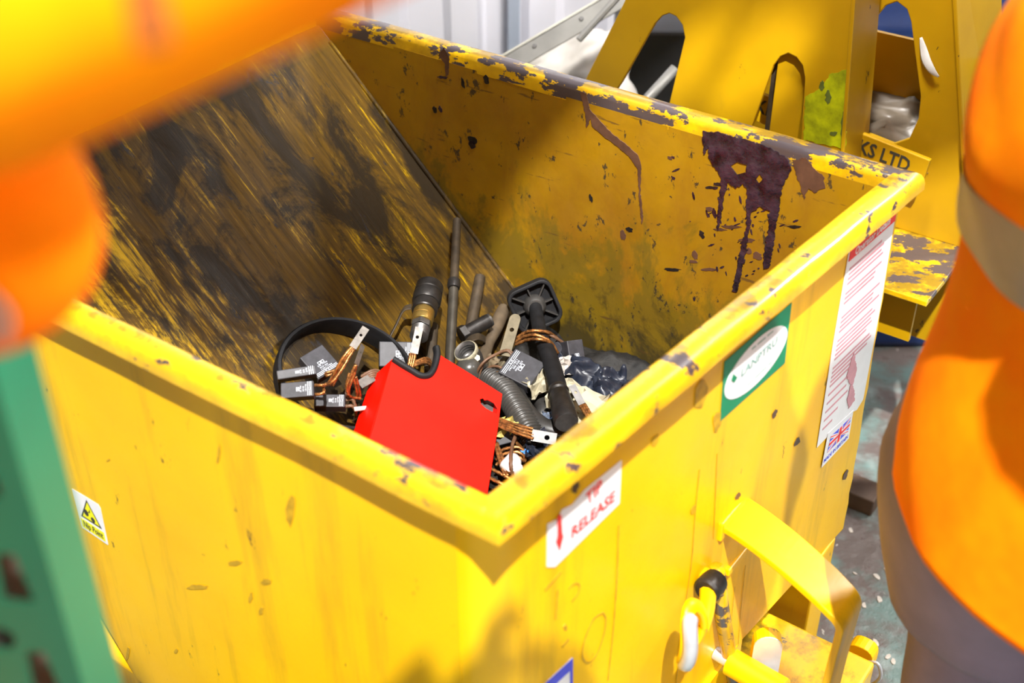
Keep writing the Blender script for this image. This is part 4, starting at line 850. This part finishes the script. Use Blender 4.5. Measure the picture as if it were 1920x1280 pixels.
q = at(1672, 45, 3.0); bm = BM(); box(bm, (q.x-.2, q.y, GZ), (q.x+.35, q.y+.3, q.z+.10)); tag(obj('tub', bm, DEEPBLUE, bev=.02), 'deep blue tub behind the right slot of the yellow stand', 'tub')
q2 = at(1668, 80, 2.98); bm = BM(); box(bm, (q2.x-.2, q2.y-.04, q2.z-.012), (q2.x+.3, q2.y+.01, q2.z+.006)); tag(obj('white_board', bm, WHITE, bev=.003), 'white board edge below the deep blue tub', 'board')
gb = pp(1655, 235, W(0, 1.57, 0), EY)
tag(obj('grey_sack', crumple(gb+EZ*-.01, .24, .14, .05, 4.4, frame((0, 0, 0), (-.3, -.6, .7), (.9, -.5, 0)), 16, .4), GREYBAG, smooth=True), 'grey-brown plastic sack lying inside the right slot of the yellow stand', 'sack')
wb = px(1608, 925, GZ+.02)
tag(obj('timber_block', box(BM(), (-.05, -.035, 0), (.05, .035, .045), lambda x, y, z: V((wb.x, wb.y, GZ))+EX*x+EY*y+EZ*z), WOOD, bev=.004), 'small dark timber block on the floor by the skip corner', 'block')
for i in range(26):
    x, y = R_.uniform(1560, 1720), R_.uniform(930, 1240); c = px(x, y, GZ); s_ = R_.uniform(.002, .006); bmx = BM(); an = R_.uniform(0, 3)
    plate(bmx, [jag([(s_*2*math.cos(t)*R_.uniform(.6, 1.2), s_*math.sin(t)) for t in [i_*.785 for i_ in range(8)]], .004, .001, R_)], .002, lambda u, v, w: c+V((u*math.cos(an)-v*math.sin(an), u*math.sin(an)+v*math.cos(an), w)))
    tag(obj('paint_flake', bmx, plain('pale_flake', (.55, .50, .44), .6, 0, .2, 30) if i == 0 else bpy.data.materials['pale_flake']), 'pale paint flake on the wet-looking floor right of the skip', 'flake', 'paint flakes on the floor')

# ---------------------------------------------------------------- green racking upright
pc = pd(150, 985, .80); pxr = pd(126, 985, .853).x
up_ = thing('racking_upright', 'green slotted steel upright at the near left of the skip', 'upright', (pxr-.045, pc.y+.02, GZ))
x0, x1 = pxr-.095, pxr; z0, z1 = GZ, 1.46
sl = []
zz = z0+.08
while zz < z1-.08:
    for cx in (x1-.026, x0+.026): sl.append([(cx-.010, zz), (cx+.010, zz), (cx+.006, zz+.042), (cx-.006, zz+.042)])
    sl.append([(x1-.047+.011*math.cos(a), zz+.055+.011*math.sin(a)) for a in [i*.5236 for i in range(12)]])
    zz += .09
obj('face', plate(BM(), [[(x0, z0), (x1, z0), (x1, z1), (x0, z1)]]+sl, .0025, lambda u, v, w: V((u, pc.y+w, v))), GREENP, up_)
bm = BM(); box(bm, (x1-.0025, pc.y+.0025, z0), (x1, pc.y+.06, z1)); obj('flange', bm, GREENP, up_)
bm = BM(); box(bm, (x0, pc.y+.0025, z0), (x0+.0025, pc.y+.06, z1)); obj('flange', bm, GREENP, up_)
bm = BM(); box(bm, (x0+.003, pc.y+.04, z0), (x1-.003, pc.y+.045, z1)); obj('inner_web', bm, HOLE, up_, label='rusty pale web seen through the slots')

# ---------------------------------------------------------------- people
def loft(rings, seg=40, fold=.0, seed=0, cap=True, sub=6):
    pts = []
    for i in range(len(rings)-1):          # smooth in between
        for k in range(sub):
            t = k/sub; p0 = rings[max(i-1, 0)]; p1 = rings[i]; p2 = rings[i+1]; p3 = rings[min(i+2, len(rings)-1)]
            pts.append(tuple(.5*(2*b+(c-a)*t+(2*a-5*b+4*c-d_)*t*t+(3*b-a-3*c+d_)*t**3) for a, b, c, d_ in zip(p0, p1, p2, p3)))
    pts.append(rings[-1]); bm = BM(); rr = []
    for cx, cy, cz, rx, ry, yaw in pts:
        ring = []
        for k in range(seg):
            a = 2*math.pi*k/seg; u, v = rx*math.cos(a), ry*math.sin(a)
            f = 1+fold*(noise.noise(V((math.cos(a)*1.6+seed, math.sin(a)*1.6, cz*3.2)))+.8*noise.noise(V((math.cos(a)*3+cz*4, math.sin(a)*3-cz*6, seed+cz*2))))
            ring.append(bm.verts.new((cx+(u*math.cos(yaw)-v*math.sin(yaw))*f, cy+(u*math.sin(yaw)+v*math.cos(yaw))*f, cz)))
        rr.append(ring)
    for a, b in zip(rr, rr[1:]):
        for k in range(seg): bm.faces.new((a[k], a[(k+1) % seg], b[(k+1) % seg], b[k]))
    if cap: bm.faces.new(rr[0][::-1]); bm.faces.new(rr[-1])
    return bm
def band(rings, z0, z1, grow, seg=40, fold=.0, seed=0):   # cloth strip between two heights of a loft
    def ev(z):
        for a, b in zip(rings, rings[1:]):
            lo, hi = sorted((a[2], b[2]))
            if lo <= z <= hi:
                t = (z-a[2])/(b[2]-a[2]); r = [x+(y-x)*t for x, y in zip(a, b)]; r[3] += grow; r[4] += grow; return tuple(r)
    zs = [z0+(z1-z0)*i/5 for i in range(6)]
    bm = loft([ev(z) for z in zs], seg, fold, seed, False, 2); return bm
def sleeve(pts, rad, seed, wr=.06, seg=28, n=8):
    bm = sweep(BM(), spline(pts, n), rad, seg)
    for v in bm.verts:
        q = v.co; v.co = q+noise.noise_vector(V((q.x*9+seed, q.y*9, q.z*9)))*wr*.16
    return bm
def skinned(verts, edges, rads, name, mat, parent, root=0):
    me = bpy.data.meshes.new(name); me.from_pydata([tuple(v) for v in verts], edges, []); o = bpy.data.objects.new(name, me); COL.objects.link(o)
    o.modifiers.new('skin', 'SKIN'); s = o.modifiers.new('sub', 'SUBSURF'); s.levels = 2; s.render_levels = 2
    for i, r in enumerate(rads): me.skin_vertices[0].data[i].radius = (r, r) if not isinstance(r, tuple) else r
    me.skin_vertices[0].data[root].use_root = True
    dg = bpy.context.evaluated_depsgraph_get(); dg.update()
    m2 = bpy.data.meshes.new_from_object(o.evaluated_get(dg)); bm = BM(); bm.from_mesh(m2)
    bpy.data.objects.remove(o); bpy.data.meshes.remove(m2); bpy.data.meshes.remove(me)
    return obj(name, bm, mat, parent, smooth=True)
def person(label, hip, facing, hgt, sh, arms, feet, neck_lean=(0, 0), jr=None, name='person'):
    # hip centre, facing angle, shoulder height, arms = list of (shoulder, elbow, wrist, palm dir)
    root = thing(name, label, 'person', (hip[0], hip[1], GZ))
    fx = V((math.cos(facing), math.sin(facing), 0)); sx = V((-fx.y, fx.x, 0))      # sx = the person's left
    H = V(hip); ch = V(sh); vs = [H]; rd = [(.12, .10)]; ed = []
    def ad(p, r, par): vs.append(V(p)); rd.append(r); ed.append((par, len(vs)-1)); return len(vs)-1
    sp = ad(H.lerp(ch, .5), (.13, .11), 0); cs = ad(ch-EZ*.06, (.15, .12), sp); nk = ad(ch+EZ*.10, .055, cs)
    hd0 = ad(ch+EZ*.19+fx*.03, (.075, .085), nk); ad(ch+EZ*.29+fx*.02, (.075, .09), hd0)
    for (s, e, w_, dr) in arms:
        a = ad(s, .05, cs); b = ad(V(s).lerp(V(e), .5), .05, a); b = ad(e, .042, b); b = ad(V(e).lerp(V(w_), .5), .036, b); wv = ad(w_, .027, b)
        dr = V(dr).normalized(); nr = V((0, 0, 1)) if abs(dr.z) < .8 else V((1, 0, 0)); sd = dr.cross(nr).normalized(); nr = sd.cross(dr)
        pm = ad(V(w_)+dr*.05, (.030, .018), wv); kn = ad(V(w_)+dr*.085, (.032, .014), pm)
        for k, (of, ln) in enumerate(((-.028, .068), (-.009, .078), (.010, .072), (.028, .056))):
            f1 = ad(V(w_)+dr*.10+sd*of, .0085, kn); f2 = ad(V(w_)+dr*(.10+ln*.5)+sd*of*1.1-nr*.008, .008, f1); ad(V(w_)+dr*(.10+ln)+sd*of*1.1-nr*(.022+.004*k), .007, f2)
        t1 = ad(V(w_)+dr*.045-sd*.04, .011, pm); ad(V(w_)+dr*.08-sd*.058-nr*.01, .009, t1)
    for (hp, kn_, an, toe) in feet:
        a = ad(hp, .075, 0); b = ad(V(hp).lerp(V(kn_), .5), .068, a); b = ad(kn_, .058, b); c = ad(V(kn_).lerp(V(an), .4), .055, b); c = ad(an, .04, c); ad(toe, .035, c)
    skinned(vs, ed, rd, 'body', SKIN, root)
    hc = ch+EZ*.25+fx*.02
    def fp(f, s_, z): return hc+fx*f+sx*s_+EZ*z
    for s_ in (-1, 1):
        bmx = BM(); bmesh.ops.create_uvsphere(bmx, u_segments=12, v_segments=8, radius=.012); bmx.transform(Matrix.Translation(fp(.071, s_*.030, .0))); obj('eye', bmx, WHITE, root, smooth=True)
        bmx = BM(); bmesh.ops.create_uvsphere(bmx, u_segments=10, v_segments=6, radius=.03); bmx.transform(Matrix.Translation(fp(-.01, s_*.078, -.005)) @ Matrix.Rotation(facing, 4, 'Z') @ Matrix.Diagonal((.6, .3, 1, 1))); obj('ear', bmx, SKIN, root, smooth=True)
    bmx = sweep(BM(), [fp(.082, 0, .01), fp(.098, 0, -.025), fp(.085, 0, -.035)], lambda k: .008+.006*k, 10); obj('nose', bmx, SKIN, root, smooth=True)
    bmx = sweep(BM(), [fp(.078, -.022, -.065), fp(.086, 0, -.062), fp(.078, .022, -.065)], .006, 8); obj('mouth', bmx, plain('lip', (.45, .18, .15), .5) if 'lip' not in bpy.data.materials else bpy.data.materials['lip'], root, smooth=True)
    bmx = BM(); bmesh.ops.create_uvsphere(bmx, u_segments=20, v_segments=14, radius=1)
    for v in list(bmx.verts):
        if v.co.z < -.05 and v.co.x > -.2: v.co.z = -.05
    bmx.transform(Matrix.Translation(fp(-.012, 0, .04)) @ Matrix.Rotation(facing, 4, 'Z') @ Matrix.Diagonal((.102, .088, .09, 1))); obj('hair', bmx, HAIR, root, smooth=True)
    for (hp, kn_, an, toe) in feet:
        an, toe = V(an), V(toe); d_ = V((toe.x-an.x, toe.y-an.y, 0)).normalized()
        pts = [V((an.x, an.y, GZ+.22)), V((an.x, an.y, GZ+.12)), V((an.x, an.y, GZ+.07)), V((an.x, an.y, GZ+.05))+d_*.08, V((an.x, an.y, GZ+.042))+d_*.20]
        obj('boot', sweep(BM(), spline(pts, 4), lambda k: .060-.012*k, 16, up=(0, 0, 1) if 0 else d_.cross(EZ)), BOOT, root, smooth=True)
    return root, fx, sx
# worker on the right, standing with the back half turned to the skip
fa = -.45
pr_, fx, sx = person('person in an orange hi-vis coat and grey trousers standing right of the skip', (.73, 1.22, .76), fa, 0, (.675, 1.06, 1.43),
    [((.68+sx_*.10, 1.02+sx_*.19, 1.42), (.80+sx_*.10, .99+sx_*.20, 1.12), (1.0+sx_*.05, .90+sx_*.10, 1.10), (1, -.45, 0)) for sx_ in (-1, 1)],
    [((.70, 1.31, .70), (.67, 1.27, .30), (.67, 1.26, GZ+.09), (.83, 1.33, GZ+.04)), ((.80, 1.12, .70), (.80, 1.10, .30), (.80, 1.08, GZ+.09), (.96, 1.15, GZ+.04))])
JR = [(.745, 1.16, .79, .275, .345, 0), (.735, 1.165, .87, .262, .315, 0), (.725, 1.165, .97, .245, .285, 0), (.695, 1.165, 1.12, .205, .22, 0), (.675, 1.15, 1.18, .20, .212, 0), (.655, 1.11, 1.28, .208, .230, 0), (.668, 1.12, 1.40, .20, .225, -.2), (.67, 1.08, 1.475, .14, .18, -.4), (.68, 1.05, 1.53, .07, .08, 0)]
obj('coat', loft(JR, 72, .07, 2.0, True), HIVIS, pr_, smooth=True)
obj('reflective_band', band(JR, 1.135, 1.235, .006, 72, .07, 2.0), REFL, pr_, smooth=True, label='grey reflective waist band')
for (s, e, w_, dr) in [((.68+k*.10, 1.02+k*.19, 1.42), (.80+k*.10, .99+k*.20, 1.12), (1.0+k*.05, .90+k*.10, 1.10), 0) for k in (-1, 1)]:
    obj('sleeve', sleeve([V(s).lerp(V((.672, 1.07, 1.38)), .55), V(s)+V((0, 0, .012)), V(s).lerp(V(e), .5), e, V(e).lerp(V(w_), .95)], lambda k: (.075+.10*k if k < .25 else .107-.055*k), 3+s[0]*9), HIVIS, pr_, smooth=True)
TR_ = [(.70, 1.30, .48, .16, .16, 0), (.70, 1.30, .60, .19, .19, 0), (.72, 1.28, .74, .235, .23, 0), (.72, 1.20, .88, .23, .24, 0)]
obj('trousers_seat', loft(TR_, 40, .02, 5), TROU, pr_, smooth=True)
for hp, kn_, an in (((.69, 1.28, .64), (.68, 1.27, .30), (.67, 1.26, GZ+.08)), ((.79, 1.15, .68), (.80, 1.10, .30), (.80, 1.08, GZ+.10))):
    obj('trouser_leg', sleeve([hp, kn_, an], lambda k: .125-.04*k, hp[0]*7), TROU, pr_, smooth=True)
# worker on the left, arms raised in front, close to the camera
e1_, e2_ = pd(-105, -20, .45), pd(625, -318, .45)
shR = V((-.50, .28, 1.46)); shL = V((-.50, .58, 1.44)); el2 = pd(-32, 487, .60)
pl_, fx2, sx2 = person('person in an orange hi-vis jacket reaching across from the left', (-.62, .42, .80), .15, 0, (-.58, .42, 1.42),
    [(shR, e1_+(e1_-e2_)*.35, e2_+(e2_-e1_)*.55, (e2_-e1_)), (shL, el2+V((-.02, 0, 0)), el2+V((-.10, .03, .24)), (-.2, .1, 1))],
    [((-.62, .52, .74), (-.60, .54, .32), (-.62, .54, GZ+.09), (-.44, .57, GZ+.04)), ((-.62, .32, .74), (-.60, .30, .32), (-.62, .30, GZ+.09), (-.44, .32, GZ+.04))])
JL = [(-.62, .42, .78, .16, .21, .15), (-.62, .42, 1.0, .155, .20, .15), (-.60, .42, 1.2, .155, .205, .15), (-.58, .42, 1.38, .145, .21, .15), (-.575, .42, 1.47, .09, .13, .15), (-.57, .42, 1.52, .065, .07, 0)]
obj('jacket', loft(JL, 48, .04, 8.0, True), HIVIS, pl_, smooth=True)
obj('reflective_band', band(JL, 1.02, 1.08, .005, 48, .04, 8.0), REFL, pl_, smooth=True, label='grey reflective waist band')
sp_ = [V((-.575, .40, 1.40)), shR, e1_+(e1_-e2_)*.35, e1_, e1_.lerp(e2_, .5), e2_, e2_+(e2_-e1_)*.45]
s1_ = obj('sleeve', sleeve(sp_, lambda k: .078-.02*k, 4.1, .03), HIVIS, pl_, smooth=True)
s2_ = obj('sleeve', sleeve([V((-.58, .46, 1.39)), shL, V(shL).lerp(el2, .55), el2+V((-.035, 0, 0)), el2+V((-.004, .0, .002)), el2+V((.006, 0, .03)), el2+V((-.05, .02, .10)), el2+V((-.09, .03, .2))], lambda k: (.085-.12*k if k < .28 else .0515-.005*k), 7.7, .03), HIVIS, pl_, smooth=True)
def patch(par, pxq, D, mat, name, label=None):
    c = pd(*pxq[0], D); lathe_pts = [pd(x, y, D) for x, y in pxq]
    return obj(name, sweep(BM(), spline(lathe_pts, 4), .0055, 10, flat=.25, up=(0, -1, 0)), mat, par, smooth=True, label=label)
patch(s1_, [(262, -60), (272, 0), (290, 88)], .378, plain('brown_stitched_tab', (.13, .035, .008), .8, spec=.08), 'fabric_tab', 'dull brown fabric tab')
for q, D in (([(-30, 560), (4, 600), (-10, 640)], .545), ([(-40, 180), (6, 232), (0, 262)], .53)): patch(s2_, q, D, REFL, 'reflective_strip')
TL_ = [(-.62, .42, .62, .15, .19, .15), (-.62, .42, .80, .155, .195, .15), (-.62, .42, .86, .15, .19, .15)]
obj('trousers_seat', loft(TL_, 32, .02, 3), NAVY, pl_, smooth=True)
for y in (.52, .32): obj('trouser_leg', sleeve([(-.62, y, .68), (-.60, y+.01, .32), (-.62, y+.01, GZ+.10)], lambda k: .115-.035*k, y*9), NAVY, pl_, smooth=True)
